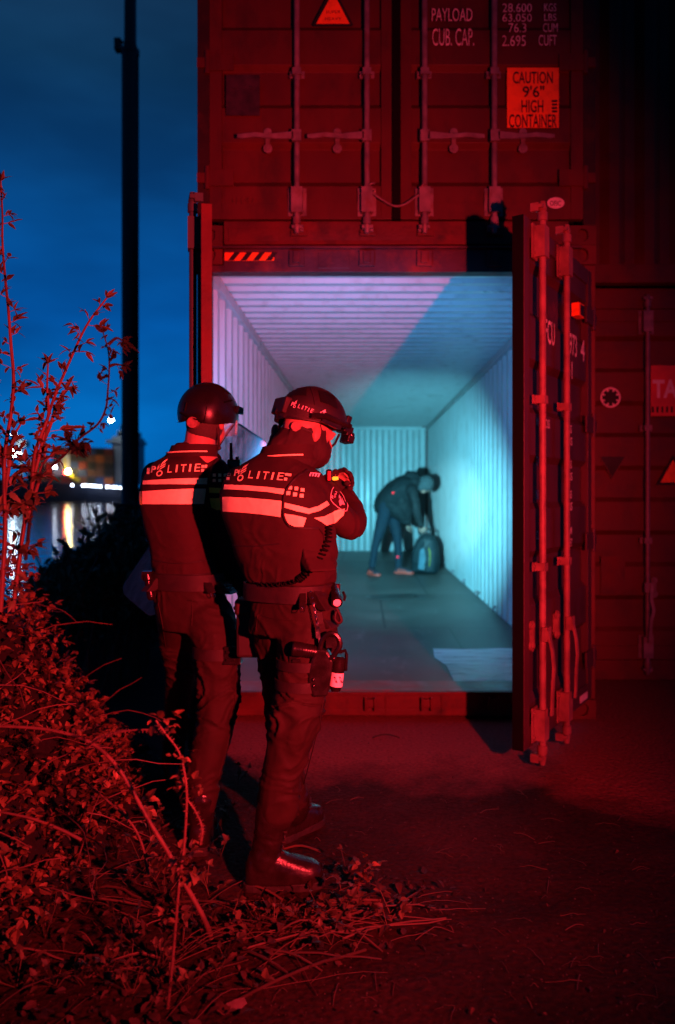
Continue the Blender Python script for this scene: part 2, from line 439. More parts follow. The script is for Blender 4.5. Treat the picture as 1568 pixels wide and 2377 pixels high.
def corr(a0, a1, pitch, depth, flat=0.27):
    """trapezoid corrugation: list of (position, offset) from a0 to a1"""
    o = []; n = max(1, round((a1 - a0) / pitch)); p = (a1 - a0) / n
    for i in range(n):
        s = a0 + i * p
        o += [(s, 0), (s + p * flat, 0), (s + p * 0.5, depth), (s + p * (0.5 + flat), depth)]
    o.append((a1, 0))
    return o

def sheet(mb, prof, to3, t0, t1):
    """extrude a corrugated profile between t0 and t1; to3(a, d, t) -> point"""
    vs = []; n = len(prof)
    for t in (t0, t1): vs += [to3(a, d, t) for a, d in prof]
    mb.add(vs, [(i, i + 1, n + i + 1, n + i) for i in range(n - 1)])

def corner_castings(root, x0, x1, y0, y1, z0, z1, m):
    for x in (x0, x1):
        for y in (y0, y1):
            for z in (z0, z1):
                mb = MB()
                sx_ = 1 if x == x0 else -1; sy_ = 1 if y == y0 else -1; sz_ = 1 if z == z0 else -1
                M = Matrix.Translation((x - sx_ * .004, y - sy_ * .004, z - sz_ * 0.002)) @ Matrix.Diagonal((sx_, sy_, sz_, 1))
                # a block with an oval hole in its end face: a ring of wall pieces round a dark recess
                mb.box(0, .16, .03, .17, 0, .118, M)
                ring = []; N_ = 20
                for k in range(N_):
                    a = 2 * math.pi * k / N_
                    ring.append((.082 + .034 * math.cos(a), .059 + .045 * math.sin(a) * (1 if abs(math.sin(a)) < .8 else .9)))
                outer = []
                for k in range(N_):
                    a = 2 * math.pi * k / N_; c, s = math.cos(a), math.sin(a); q = max(abs(c) / .08, abs(s) / .059)
                    outer.append((.08 + c / q, .059 + s / q))
                vs = [(p[0], 0, p[1]) for p in outer] + [(p[0], 0, p[1]) for p in ring] + [(p[0], .029, p[1]) for p in ring] + [(p[0], .03, p[1]) for p in outer]
                fs = []
                for k in range(N_):
                    q = (k + 1) % N_
                    fs += [(k, q, N_ + q, N_ + k), (N_ + k, N_ + q, 2 * N_ + q, 2 * N_ + k), (3 * N_ + k, 3 * N_ + q, q, k)]
                mb.add(vs, fs, M)
                mb.build('corner_casting', m, root)

def door_leaf(root, name, M, w_, h_, m, rods, handle_z, handle_dir, hang=False, label=None, gasket=True, rodm=None):
    """local frame M: x from hinge to free edge, y outwards, z up; thickness goes inwards"""
    rodm = rodm or M_rod
    mb = MB(M)
    fr = 0.075
    mb.box(0, fr, -.05, 0, 0, h_); mb.box(w_ - fr, w_, -.05, 0, 0, h_)
    mb.box(fr, w_ - fr, -.05, -.001, 0, .10); mb.box(fr, w_ - fr, -.05, -.001, h_ - .09, h_)
    # horizontally ribbed sheet: five deep bands
    z0, z1 = .10, h_ - .09; prof = []; nb = 5; p = (z1 - z0) / nb
    prof.append((z0, -.012))
    for i in range(nb):
        s = z0 + i * p
        prof += [(s + p * .22, -.012), (s + p * .29, -.042), (s + p * .71, -.042), (s + p * .78, -.012)]
    prof.append((z1, -.012))
    sheet(mb, prof, lambda a, d, t: (t, d, a), fr, w_ - fr)
    mb.box(fr, w_ - fr, -.05, -.046, z0, z1)
    d = mb.build(name, m, root, bevel=0.003)
    if label: d['label'] = label
    if gasket:
        gb = MB(M)
        gb.box(-.006, .045, -.060, -.052, 0.0, h_); gb.box(w_ - .045, w_ + .004, -.060, -.052, 0, h_)
        gb.box(w_ + .0005, w_ + .004, -.0515, -.004, .0, h_)  # rubber over the whole free edge, also standing for the edge's shading
        gb.box(.045, w_ - .045, -.060, -.052, -.012, .045); gb.box(.045, w_ - .045, -.060, -.052, h_ - .045, h_ + .012)
        gb.build('gasket', M_rubber, d)
    for z in (.25, h_ * .37, h_ * .64, h_ - .28):
        hb = MB(M)
        hb.box(.0, .15, .001, .014, z - .05, z + .05); hb.box(-.075, .0, -.012, .012, z - .03, z + .03)
        hb.tube([(-.012, .006, z - .07), (-.012, .006, z + .07)], .016, 10)
        hb.build('hinge', m, d, bevel=.002)
    for k, u in enumerate(rods):
        rb = MB(M)
        y = .04
        rb.tube([(u, y, -.055), (u, y, h_ + .055)], .0175, 12)
        for z, hh in ((.10, .085), (h_ - .10, .085)):              # guards with bolts
            rb.box(u - .056, u + .056, .001, .010, z - hh, z + hh)
            rb.box(u - .034, u + .034, .010, .063, z - hh * .9, z + hh * .9)
            for a in (-1, 1):
                for b in (-1, 1):
                    rb.tube([(u + a * .045, .008, z + b * hh * .7), (u + a * .045, .018, z + b * hh * .7)], .008, 6)
        for z in (.34 * h_, .66 * h_):                             # guides
            rb.box(u - .045, u + .045, .001, .009, z - .022, z + .022)
            rb.box(u - .026, u + .026, .009, .060, z - .020, z + .020)
            for a in (-1, 1): rb.tube([(u + a * .037, .008, z), (u + a * .037, .017, z)], .008, 6)
        for z, s in ((-.055, -1), (h_ + .055, 1)):                 # cams
            rb.tube([(u, y, z - s * .05), (u, y, z - s * .01)], .025, 12)
            rb.tube([(u, y, z), (u, y, z + s * .045)], [.022, .014], 10)
            rb.box(u - .030, u + .036, y - .045, y + .012, z - .004 + s * .012, z + .014 + s * .012)
            rb.box(u + .020, u + .038, y - .050, y - .010, z + s * .012 - .018, z + s * .012 + .022)
        r = rb.build('locking_rod', rodm, d, smooth=40)
        hz = handle_z; s = handle_dir[k] if isinstance(handle_dir, (list, tuple)) else handle_dir
        kb = MB(M)
        if hang:
            kb.box(u - .03, u + .03, .045, .075, hz - .035, hz + .035)
            kb.loft([[(u + .02 + a * .012 + dx, .075 + b * .006 + dy, z) for a, b in ((-1, -1), (1, -1), (1, 1), (-1, 1))]
                     for z, dx, dy in ((hz + .02, 0, 0), (hz - .08, -.012, .018), (hz - .16, .002, .03), (hz - .24, -.014, .02), (hz - .40, -.02, .012))])
        else:
            kb.box(u - .028, u + .028, .045, .074, hz - .034, hz + .034)
            kb.loft([[(u + s * x, .068 + b * .006 + dy, hz + dz + a * hw) for a, b in ((-1, -1), (1, -1), (1, 1), (-1, 1))]
                     for x, hw, dy, dz in ((.02, .022, 0, 0), (.10, .018, 0, -.004), (.17, .012, .004, -.008), (.25, .013, .0, .002), (.33, .014, -.006, -.004), (.36, .010, -.006, -.004))])
        kb.build('handle', rodm, d, smooth=40)
        lb = MB(M)                                                # handle catch on the sheet
        q = u + s * .18 if not hang else u + .06
        for zz, rr in ((hz - .055, .028), (hz + .045, .024)):
            lb.tube([(q, .0, zz), (q, .012, zz)], rr, 12)
            lb.tube([(q, .012, zz), (q, .020, zz)], rr * .45, 8)
        lb.box(q - .013, q + .013, -.03, .016, hz - .06, hz + .05)
        lb.build('handle_catch', rodm, d, smooth=40)
    return d

def container_shell(root, x0, x1, y0, z0, h_, m, m_in, open_front, m_post=None):
    """frame, walls and roof of a 12 m container standing at z0"""
    y1 = y0 + CLEN; z1 = z0 + h_
    corner_castings(root, x0, x1, y0, y1, z0, z1, m)
    for x, s in ((x0, 1), (x1, -1)):
        for y, t in ((y0, 1), (y1, -1)):
            mb = MB(); a, b = sorted((x, x + s * .075)); c, d = sorted((y, y + t * .13))
            mb.box(a, b, c, d, z0 + .119, z1 - .119); mb.build('corner_post', m_post or m, root, bevel=.004)
        mb = MB(); a, b = sorted((x + s * .012, x + s * .075))
        mb.box(a, b, y0 + .131, y1 - .131, z1 - .17, z1 - .10); mb.box(a, b, y0 + .131, y1 - .131, z0 + .03, z0 + .145)
        mb.build('side_rail', [m_in if open_front else m], root)
        mb = MB()
        sheet(mb, corr(y0 + .13, y1 - .06, .278, .046), lambda p, d_, t: (x + s * (.050 - d_), p, t), z0 + .146, z1 - .165)
        if open_front:
            mb.cur = 1
            sheet(mb, corr(y0 + .13, y1 - .06, .278, .046), lambda p, d_, t: (x + s * (.044 - d_), p, t), z0 + .146, z1 - .165)
            mb.build('side_wall', [m_in, m], root)
        else: mb.build('side_wall', m, root)
    mb = MB(); sheet(mb, corr(y0 + .1, y1 - .06, .209, .027, .34), lambda p, d_, t: (t, p, z1 - .095 + d_), x0 + .012, x1 - .012)
    if open_front:
        mb.cur = 1; sheet(mb, corr(y0 + .1, y1 - .06, .209, .027, .34), lambda p, d_, t: (t, p, z1 - .089 + d_), x0 + .012, x1 - .012)
        mb.build('roof', [m_in, m], root)
    else: mb.build('roof', m, root)
    mb = MB(); sheet(mb, corr(x0 + .05, x1 - .05, .25, .045), lambda p, d_, t: (p, y1 - .10 + d_, t), z0 + .146, z1 - .10)
    mb.box(x0 + .08, x1 - .08, y1 - .13, y1 - .02, z1 - .16, z1 - .10)
    mb.build('end_wall', m_in if open_front else m, root)

def decal(name, root, m, fn, label=None):
    mb = MB(); fn(mb); o = mb.build(name, m, root)
    if label: o['label'] = label
    return o

# ---- the open container on the ground
low = empty('shipping_container', (0.207, FY, 0), 'open lower shipping container with its lit white interior, standing on the ground behind the officers', 'container', 'shipping containers stacked on the quay')
container_shell(low, CX0, CX1, FY, 0.0, 2.896, M_red2, M_white_in, True)

def floor_material():
    m = bpy.data.materials.new('worn_plywood_floor'); m.use_nodes = True
    t = m.node_tree; b = t.nodes['Principled BSDF']; n = t.nodes.new; l = t.links.new
    tcn = n('ShaderNodeTexCoord')
    br = n('ShaderNodeTexBrick'); br.offset = .5; br.inputs['Scale'].default_value = 1
    br.inputs['Brick Width'].default_value = 1.17; br.inputs['Row Height'].default_value = 2.4; br.inputs['Mortar Size'].default_value = .010
    br.inputs['Color1'].default_value = (.075, .068, .062, 1); br.inputs['Color2'].default_value = (.165, .15, .135, 1); br.inputs['Mortar'].default_value = (.03, .03, .03, 1)
    l(tcn.outputs['Object'], br.inputs['Vector'])
    a = n('ShaderNodeTexNoise'); a.inputs['Scale'].default_value = 1.6; a.inputs['Detail'].default_value = 9; a.inputs['Roughness'].default_value = .65
    l(tcn.outputs['Object'], a.inputs['Vector'])
    r = n('ShaderNodeMapRange'); r.inputs[1].default_value = .3; r.inputs[2].default_value = .7; r.inputs[3].default_value = .55; r.inputs[4].default_value = 1.35
    l(a.outputs['Fac'], r.inputs[0])
    mu = n('ShaderNodeMix'); mu.data_type = 'RGBA'; mu.blend_type = 'MULTIPLY'; mu.inputs[0].default_value = 1
    l(br.outputs['Color'], mu.inputs[6]); l(r.outputs[0], mu.inputs[7])
    # scuffs and pale scratches
    s = n('ShaderNodeTexNoise'); s.inputs['Scale'].default_value = 4; s.inputs['Detail'].default_value = 10; s.inputs['Roughness'].default_value = .75
    mp_ = n('ShaderNodeMapping'); mp_.inputs['Scale'].default_value = (1, .35, 1); l(tcn.outputs['Object'], mp_.inputs[0]); l(mp_.outputs[0], s.inputs['Vector'])
    r2 = n('ShaderNodeMapRange'); r2.inputs[1].default_value = .58; r2.inputs[2].default_value = .72; r2.inputs[3].default_value = 0; r2.inputs[4].default_value = .5; l(s.outputs['Fac'], r2.inputs[0])
    m2 = n('ShaderNodeMix'); m2.data_type = 'RGBA'; l(r2.outputs[0], m2.inputs[0]); l(mu.outputs[2], m2.inputs[6]); m2.inputs[7].default_value = (.27, .26, .24, 1)
    l(m2.outputs[2], b.inputs['Base Color'])
    rr = n('ShaderNodeMapRange'); rr.inputs[3].default_value = .32; rr.inputs[4].default_value = .62; l(a.outputs['Fac'], rr.inputs[0]); l(rr.outputs[0], b.inputs['Roughness'])
    bp = n('ShaderNodeBump'); bp.inputs['Strength'].default_value = .25; bp.inputs['Distance'].default_value = .006; l(s.outputs['Fac'], bp.inputs['Height']); l(bp.outputs[0], b.inputs['Normal'])
    return m
M_floor = floor_material()
mb = MB(); mb.box(CX0 + .05, CX1 - .05, FY + .33, FY + CLEN - .1, .09, .148); mb.build('floor', M_floor, low)
M_thresh = mat('scraped_threshold_steel', (0.24, 0.07, 0.07), 0.45, metal=.2, var=.35, scale=7, bump=.2, dirt=(.30, .28, .27), dirt_amt=.7, dirt_scale=5)
mb = MB(); mb.box(CX0 + .08, CX1 - .08, FY + .0, FY + .05, .02, .160)
mb.box(CX0 + .08, CX1 - .08, FY - .012, FY, .145, .166)
mb.box(CX0 + .17, CX1 - .17, FY - .006, FY, .02, .06)
for px in (860, 990, 695, 1145):
    x = (px - VX) / F * FY
    mb.box(x - .035, x + .035, FY - .03, FY, .075, .125); mb.box(x - .035, x - .022, FY - .05, FY - .03, .06, .14); mb.box(x + .022, x + .035, FY - .05, FY - .03, .06, .14)
    mb.box(x + .09, x + .10, FY - .008, FY, .03, .145)
mb.build('sill', M_red2, low, bevel=.004)
mb = MB(); mb.box(CX0 + .08, CX1 - .08, FY + .05, FY + .33, .10, .152); mb.build('threshold_plate', M_thresh, low)
mb = MB(); a = P(783, 1603, 4.9); mb.box(-.16, .20, FY + .06, FY + .32, .153, .160); mb.build('repair_plate', M_thresh, low, bevel=.002)
M_patch = mat('cracked_pale_paint', (.80, .82, .80), .4, var=.2, scale=6, bump=.3, dirt=(.06, .055, .05), dirt_amt=.95, dirt_scale=5, stretch=(.7, 2.6, 1))
mb = MB(); mb.prism([(.60, FY + .34), (1.36, FY + .34), (1.36, FY + 1.42), (1.1, FY + 1.45), (.78, FY + 1.40), (.56, FY + 1.44), (.54, FY + 1.1), (.60, FY + .8)], .149, .1505)
mb.build('worn_paint_patch', M_patch, low)
M_stain = mat('oil_stain', (.055, .05, .046), .35, var=.3)
mb = MB(); st = []
for k in range(28):
    a = 2 * math.pi * k / 28; r_ = 1 + .35 * noise.noise(Vector((math.cos(a) * 1.5, math.sin(a) * 1.5, 4)))
    st.append((.42 + .40 * r_ * math.cos(a), 9.45 + .30 * r_ * math.sin(a)))
mb.prism(st, .1485, .1495); mb.build('oil_stain', M_stain, low)
mb = MB(); z0, z1 = 2.735, 2.896 - .002
mb.box(CX0 + .162, CX1 - .162, FY, FY + .10, z0, z1); mb.box(CX0 + .075, CX0 + .162, FY + .005, FY + .1, z0, 2.777); mb.box(CX1 - .162, CX1 - .075, FY + .005, FY + .1, z0, 2.777)
mb.box(CX0 + .09, CX1 - .09, FY - .035, FY, 2.872, 2.885)
for px in (690, 852, 985, 1147):
    x = (px - VX) / F * FY; mb.box(x - .045, x + .045, FY - .028, FY, 2.765, 2.86); mb.box(x - .02, x + .02, FY - .045, FY - .028, 2.78, 2.85)
mb.box(-.27, -.08, FY - .004, FY, 2.755, 2.865); mb.box(.42, .62, FY - .004, FY, 2.755, 2.865)
mb.build('header', M_head, low, bevel=.003)
def hazard(mb):
    px_box(mb, 522, 586, 637, 605, FY - .004, FY - .002)
decal('hazard_strip', low, M_orange, hazard)
def hazard2(mb):
    M = axes((0, FY - .0045, 0), (1, 0, 0), (0, 0, 1), (0, -1, 0))
    for k in range(4):
        a = P(522 + 8 + k * 29, 605, FY); b = P(522 + 8 + k * 29 + 15, 586, FY)
        mb.prism([(a.x, a.z), (a.x + .036, a.z), (b.x + .036, b.z), (b.x, b.z)], 0, .001, M)
decal('hazard_stripes', low, M_black, hazard2)

th = R(58.7)
Mr = axes((CX1 - .03, FY - .02, .135), (-math.cos(th), -math.sin(th), 0), (math.sin(th), -math.cos(th), 0), (0, 0, 1))
rd = door_leaf(low, 'door', Mr, 1.185, 2.59, M_blue, (.635, 1.035), .55, 1, hang=True, rodm=M_rod2, label='dark door swung open on the right, with two bright red lit locking rods')
Mt = Mr @ axes((0, 0, 0), (-1, 0, 0), (0, 0, 1), (0, 1, 0))   # text frame seen from outside: x to the right is towards the hinge
def door_text():
    def t(s, xa, xb, za, zb, bold=.01, n=-.0085):
        mb = MB(); put_text(mb, s, Mt, -xa, -xb, za, zb, bold, n); mb.build('lettering', M_white, rd)
    t('RFCU', .905, .69, 2.03, 2.155); t('4973', .475, .28, 2.03, 2.155); t('4', .20, .12, 2.03, 2.155)
    t('G1', .48, .37, 1.895, 1.995)
    for k, (n1, u1, u2) in enumerate((('MAX GROSS', 'KGS', 'LBS'), ('TARE', 'KGS', 'LBS'), ('NET', 'KGS', 'LBS'), ('CUBE', 'CUM', 'CUFT'))):
        z = (1.585, 1.385, 1.215, 1.01)[k]
        t(n1, .99, .99 - .024 * len(n1), z, z + .046); t(u1, .47, .38, z, z + .046); t(u2, .47, .37, z - .068, z - .022)
door_text()
mb = MB(Mr); mb.box(.32, .42, .002, .045, 2.245, 2.32); mb.build('orange_box_sticker', M_orange, rd)
mb = MB(Mr); mb.box(.328, .395, .0455, .047, 2.252, 2.313); mb.build('sticker_print', M_black, rd)
mb = MB(Mr); mb.box(.10, .25, .001, .004, .02, .06); mb.build('label_plate', M_pink, rd)
th2 = R(78.6)
Ml = axes((CX0 + .03, FY - .02, .135), (math.cos(th2), -math.sin(th2), 0), (-math.sin(th2), -math.cos(th2), 0), (0, 0, 1))
door_leaf(low, 'door', Ml, 1.185, 2.59, M_inner, (.635, 1.035), .55, 1, hang=True, gasket=False, rodm=M_mast, label='red door swung open on the left and seen edge on')  # dark mast colour on these rods stands for the shade they are in

# ---- the closed container stacked on it
up = empty('shipping_container', (0.207, FY, 2.9), 'closed red shipping container stacked on the open one, with an orange CAUTION sticker', 'container', 'shipping containers stacked on the quay')
UZ = 2.902
container_shell(up, CX0, CX1, FY, UZ, 2.896, M_red, M_white_in, False, M_post)
mb = MB(); mb.box(CX0 + .162, CX1 - .162, FY + .004, FY + .14, UZ + .004, UZ + .145); mb.box(CX0 + .19, CX0 + .50, FY - .002, FY + .004, UZ + .02, UZ + .10)
for px in (695, 855, 988, 1150):
    x = (px - VX) / F * FY; mb.box(x - .05, x + .05, FY - .02, FY + .004, UZ + .05, UZ + .085)
mb.build('sill', M_red2, up, bevel=.004)
mb = MB(); mb.box(CX0 + .165, CX1 - .165, FY, FY + .12, UZ + 2.896 - .15, UZ + 2.896); mb.build('header', M_red2, up)
mb = MB(); mb.box(CX0 + .08, CX1 - .08, FY + .2, FY + CLEN - .1, UZ + .10, UZ + .148); mb.build('floor', M_floor, up)
cx = (CX0 + CX1) / 2
wl = 1.125
Mul = axes((cx - .018 - wl, FY - .004, UZ + .155), (1, 0, 0), (0, -1, 0), (0, 0, 1))
Mur = axes((cx + .018 + wl, FY - .004, UZ + .155), (-1, 0, 0), (0, -1, 0), (0, 0, 1))
hz = P(0, 326, FY).z - UZ - .155
ud1 = door_leaf(up, 'door', Mul, wl, 2.58, M_red, (wl + .018 - .605, wl + .018 - .18), hz, -1, label='left door with a grey data plate and a warning triangle')
ud2 = door_leaf(up, 'door', Mur, wl, 2.58, M_red, (wl + .018 - .593, wl + .018 - .17), hz, -1, label='right door with white capacity figures and an orange sticker')
mb = MB(); mb.box(cx - .026, cx + .026, FY - .022, FY + .05, UZ + .15, UZ + 2.74); mb.build('gasket', M_rubber, up)
DY = FY - .0185      # outer face of the door panel skin (flat bands)
def on_door(name, m, x0, y0, x1, y1, th=.003):
    mb = MB(); px_box(mb, x0, y0, x1, y1, FY - .006 - th, FY - .0055, FY); return mb
mb = on_door('x', None, 1177, 159, 1297, 298); mb.build('caution_sticker', M_orange, ud2)
for s, x0, x1, y0, y1 in (('CAUTION', 1191, 1284, 166, 194), ("9'6\"", 1214, 1264, 199, 226), ('HIGH', 1211, 1262, 232, 261), ('CONTAINER', 1182, 1293, 265, 296)):
    mb = MB(); px_text(mb, s, x0, y0, x1, y1, FY - .0105, .012); mb.build('lettering', M_black, ud2)
mb = MB()
for k in range(4): px_box(mb, 1280 + k % 2, 234 + k * 8, 1293, 239 + k * 8, FY - .0105, FY - .010, FY)
mb.build('printed_mark', M_black, ud2)
for s, x0, x1, y0, y1 in (('PAYLOAD', 1003, 1097, 19, 49), ('CUB. CAP.', 1004, 1101, 66, 106), ('28.600', 1167, 1235, 8, 28), ('KGS', 1264, 1292, 8, 26), ('63.050', 1167, 1235, 32, 50), ('LBS', 1264, 1292, 32, 48),
                         ('76.3', 1181, 1222, 54, 75), ('CUM', 1261, 1295, 54, 74), ('2.695', 1166, 1221, 82, 107), ('CUFT', 1251, 1293, 81, 106), ('TARE', 1004, 1060, -75, -50), ('MAX. GROSS', 1003, 1097, -130, -100), ('30.480', 1167, 1235, -125, -105), ('3.880', 1167, 1235, -72, -50)):
    mb = MB(); px_text(mb, s, x0, y0, x1, y1, FY - .0075, -.004); mb.build('lettering', M_white, ud2)
def ell(cxp, cyp, rx, ry, Y, n=28):
    c = P(cxp, cyp, FY); return [(c.x + rx / F * FY * math.cos(2 * math.pi * k / n), c.z + ry / F * FY * math.sin(2 * math.pi * k / n)) for k in range(n)]
Mface = lambda y: axes((0, y, 0), (1, 0, 0), (0, 0, 1), (0, -1, 0))
mb = MB(); mb.prism(ell(1290, 472, 20, 13, FY), 0, .0015, Mface(FY - .006)); mb.build('oval_sticker', M_pink, ud2)
mb = MB(); px_text(mb, 'OFIC', 1277, 466, 1303, 478, FY - .0085, .01); mb.build('lettering', M_black, ud2)
mb = on_door('x', None, 526, 176, 604, 270, .006); 
for (x, y) in ((545, 205), (585, 205)):
    c = P(x, y, FY); mb.tube([(c.x, FY - .012, c.z), (c.x, FY - .016, c.z)], .012, 10)
mb.build('data_plate', M_grey, ud1)
def tri(pts, y, th): 
    mb = MB(); q = [P(a, b, FY) for a, b in pts]; mb.prism([(p.x, p.z) for p in q], 0, th, Mface(y)); return mb
tri([(727, 58), (730, 63), (817, 63), (820, 58), (776, -26), (771, -26)], FY - .006, .0015).build('warning_triangle', M_black, ud1)
tri([(735, 57), (812, 57), (774, -16)], FY - .0078, .001).build('warning_triangle_field', M_orange, ud1)
mb = MB(); px_text(mb, 'SUPER', 757, 24, 791, 31, FY - .0092, .0); mb.build('lettering', M_black, ud1); mb = MB(); px_text(mb, 'HEAVY', 755, 40, 793, 47, FY - .0092, .0); mb.build('lettering', M_black, ud1)
mb = MB(); px_text(mb, 'TECO', 536, 458, 590, 472, FY - .0075, -.02); mb.build('lettering', M_brown, ud1)
sag = [P(x, y, FY - .055) for x, y in spline([(862, 445), (885, 462), (915, 478), (940, 474), (965, 457), (982, 448)], 5)]
mb = MB(); mb.tube(sag, .006, 8); 
for x, y in ((862, 445), (982, 448)):
    c = P(x, y, FY - .045); mb.tube([(c.x + .022 * math.cos(k * .5), c.y + .026 * math.sin(k * .5), c.z + .004 * k) for k in range(14)], .006, 6)
tag(mb.build('wire', M_rod, smooth=60), 'slack wire tied between the two inner locking rods of the closed red container', 'wire')

# ---- the stack beside it, set a little further back
SX0, SX1, SY = 1.47, 3.908, 5.85
sl = empty('shipping_container', (2.69, SY, 0), 'dark closed container standing on the ground right of the open door', 'container', 'shipping containers stacked on the quay')
container_shell(sl, SX0, SX1, SY, 0.0, 2.896, M_brown, M_white_in, False)
mb = MB(); mb.box(SX0 + .165, SX1 - .165, SY + .003, SY + .12, .004, .15); mb.build('sill', M_brown, sl, bevel=.004)
mb = MB(); mb.box(SX0 + .165, SX1 - .165, SY, SY + .12, 2.74, 2.89); mb.build('header', M_brown, sl, bevel=.004)
scx = (SX0 + SX1) / 2; wl2 = 1.12
S1 = axes((scx - .018 - wl2, SY - .004, .155), (1, 0, 0), (0, -1, 0), (0, 0, 1))
S2 = axes((scx + .018 + wl2, SY - .004, .155), (-1, 0, 0), (0, -1, 0), (0, 0, 1))
zz = P(0, 1440, SY).z - .155
sd = door_leaf(sl, 'door', S1, wl2, 2.58, M_brown, (wl2 + .018 - .605, wl2 + .018 - .18), zz + .25, 1, hang=True)
door_leaf(sl, 'door', S2, wl2, 2.58, M_brown, (wl2 + .018 - .605, wl2 + .018 - .18), zz + .25, 1, hang=True)
def sbox(name, m, x0, y0, x1, y1, parent=sd, th=.003, off=.0055):
    mb = MB(); px_box(mb, x0, y0, x1, y1, SY - off - th, SY - off, SY); return mb.build(name, m, parent)
sbox('repair_plate', M_red2, 1394, 1291, 1450, 1378, th=.006)
M_redp = mat('red_poster', (.55, .05, .05), .5, var=.15, scale=8)
sbox('red_sign_panel', M_redp, 1510, 849, 1640, 966, th=.006)
mb = MB(); 
def spx_text(mb, s, x0, y0, x1, y1, off, bold=.01):
    a = P(x0, y1, SY); b = P(x1, y0, SY)
    put_text(mb, s, axes((0, SY - off, 0), (1, 0, 0), (0, 0, 1), (0, -1, 0)), a.x, b.x, a.z, b.z, bold)
spx_text(mb, 'TA', 1514, 882, 1572, 924, .0125, .03)
mb.build('lettering', M_pink, sd)
mb = MB(); 
for k in range(10): px_box(mb, 1512 + k * 11, 944, 1517 + k * 11, 958, SY - .0125, SY - .012, SY)
mb.build('printed_strip', M_black, sd)
c = P(1417, 923, SY); mb = MB()
mb.prism([(c.x + .075 * math.cos(2 * math.pi * k / 28), c.z + .075 * math.sin(2 * math.pi * k / 28)) for k in range(28)], 0, .002, Mface(SY - .006)); mb.build('round_emblem', M_pink, sd)
mb = MB()
for k in range(8):
    a = 2 * math.pi * k / 8; mb.prism([(c.x + .055 * math.cos(a + q) * s, c.z + .055 * math.sin(a + q) * s) for q, s in ((-.3, .7), (.3, .7), (.25, 1.15), (-.25, 1.15))], 0, .001, Mface(SY - .0085))
mb.prism([(c.x + .045 * math.cos(2 * math.pi * k / 20), c.z + .045 * math.sin(2 * math.pi * k / 20)) for k in range(20)], 0, .0012, Mface(SY - .0085)); mb.build('emblem_print', M_black, sd)
def stri(pts, off, th): 
    mb = MB(); q = [P(a, b, SY) for a, b in pts]; mb.prism([(p.x, p.z) for p in q], 0, th, Mface(SY - off)); return mb
stri([(1390, 1058), (1454, 1058), (1421, 1112)], .006, .001).build('inverted_triangle', M_brown, sd)
stri([(1394, 1060), (1450, 1060), (1421, 1108)], .0075, .001).build('inverted_triangle_field', M_black, sd)
stri([(1524, 1126), (1600, 1126), (1562, 1056)], .006, .0012).build('warning_triangle', M_black, sd)
stri([(1533, 1120), (1591, 1120), (1562, 1067)], .0078, .001).build('warning_triangle_field', M_orange, sd)
su = empty('shipping_container', (2.69, SY - .12, 2.9), 'dark container with a ribbed end wall, topmost of the right hand stack', 'container', 'shipping containers stacked on the quay')
SY2 = SY - .10
container_shell(su, SX0, SX1, SY2, UZ, 2.896, M_brown, M_white_in, False)
mb = MB(); mb.box(SX0 + .165, SX1 - .165, SY2 + .003, SY2 + .1, UZ + .004, UZ + .14); mb.build('end_rail', M_brown, su, bevel=.004); mb = MB(); mb.box(SX0 + .165, SX1 - .165, SY2, SY2 + .1, UZ + 2.75, UZ + 2.89)
mb.build('end_rail', M_brown, su, bevel=.004)
mb = MB(); sheet(mb, corr(SX0 + .07, SX1 - .07, .25, .045), lambda p, d_, t: (p, SY2 + .02 + d_, t), UZ + .14, UZ + 2.75); mb.build('end_wall', M_brown, su)


for k in range(9):
    y = FY + .7 + k * 1.25
    for x, s in ((CX1 - .095, 1), (CX0 + .095, -1)):
        mb = MB(); mb.tube([(x, y + .028 * math.cos(q * .5236), .205 + .028 * math.sin(q * .5236)) for q in range(13)], .006, 6)
        mb.box(min(x, x + s * .03), max(x, x + s * .03), y - .012, y + .012, .215, .235); mb.build('lashing_ring', M_rod, low, smooth=60)

# ------------------------------------------------------------------ lamp mast and the box at its foot
MY = 11.6
mast = empty('lamp_mast', (P(303, 0, MY).x, MY, 0), 'tall dark steel lamp mast standing against the blue sky', 'lamp post')
mx_ = mast.location.x
mb = MB(); s_ = MY / F
zt = P(0, 100, MY).z
mb.tube([(mx_, MY, 0), (mx_, MY, zt - .15)], 19.5 * s_, 24); mb.tube([(mx_, MY, zt - .15), (mx_, MY, zt)], [19.5 * s_, 14 * s_], 24)
mb.tube([(mx_, MY, zt), (mx_, MY, 14.5)], [14 * s_, 10 * s_], 24)
mb.tube([(mx_, MY, zt - .17), (mx_, MY, zt - .10)], 21 * s_, 24)
mb.build('pole', M_mast, mast, smooth=40)
mb = MB(); mb.box(mx_ - .22, mx_ - .13, MY - .06, MY + .06, zt - .12, zt + .05); mb.tube([(mx_ - .2, MY, zt), (mx_ - .1, MY, zt + .02)], .02, 8); mb.build('bracket', M_mast, mast)
mb = MB(); mb.tube([(mx_ + 21 * s_, MY - .06, .1), (mx_ + 21 * s_, MY - .06, zt - .2)], .012, 6); mb.build('cable', M_rubber, mast)
mb = MB(); mb.box(mx_ - .06, mx_ + .06, MY - 20.5 * s_, MY - 18 * s_, 1.5, 1.95); mb.build('hatch', M_mast, mast, bevel=.01)
mb = MB(); mb.tube([(mx_, MY, 0), (mx_, MY, .05)], .34, 24)
for k in range(8): 
    a = k * math.pi / 4; mb.tube([(mx_ + .28 * math.cos(a), MY + .28 * math.sin(a), .05), (mx_ + .28 * math.cos(a), MY + .28 * math.sin(a), .10)], .022, 6)
mb.build('base_plate', M_mast, mast)
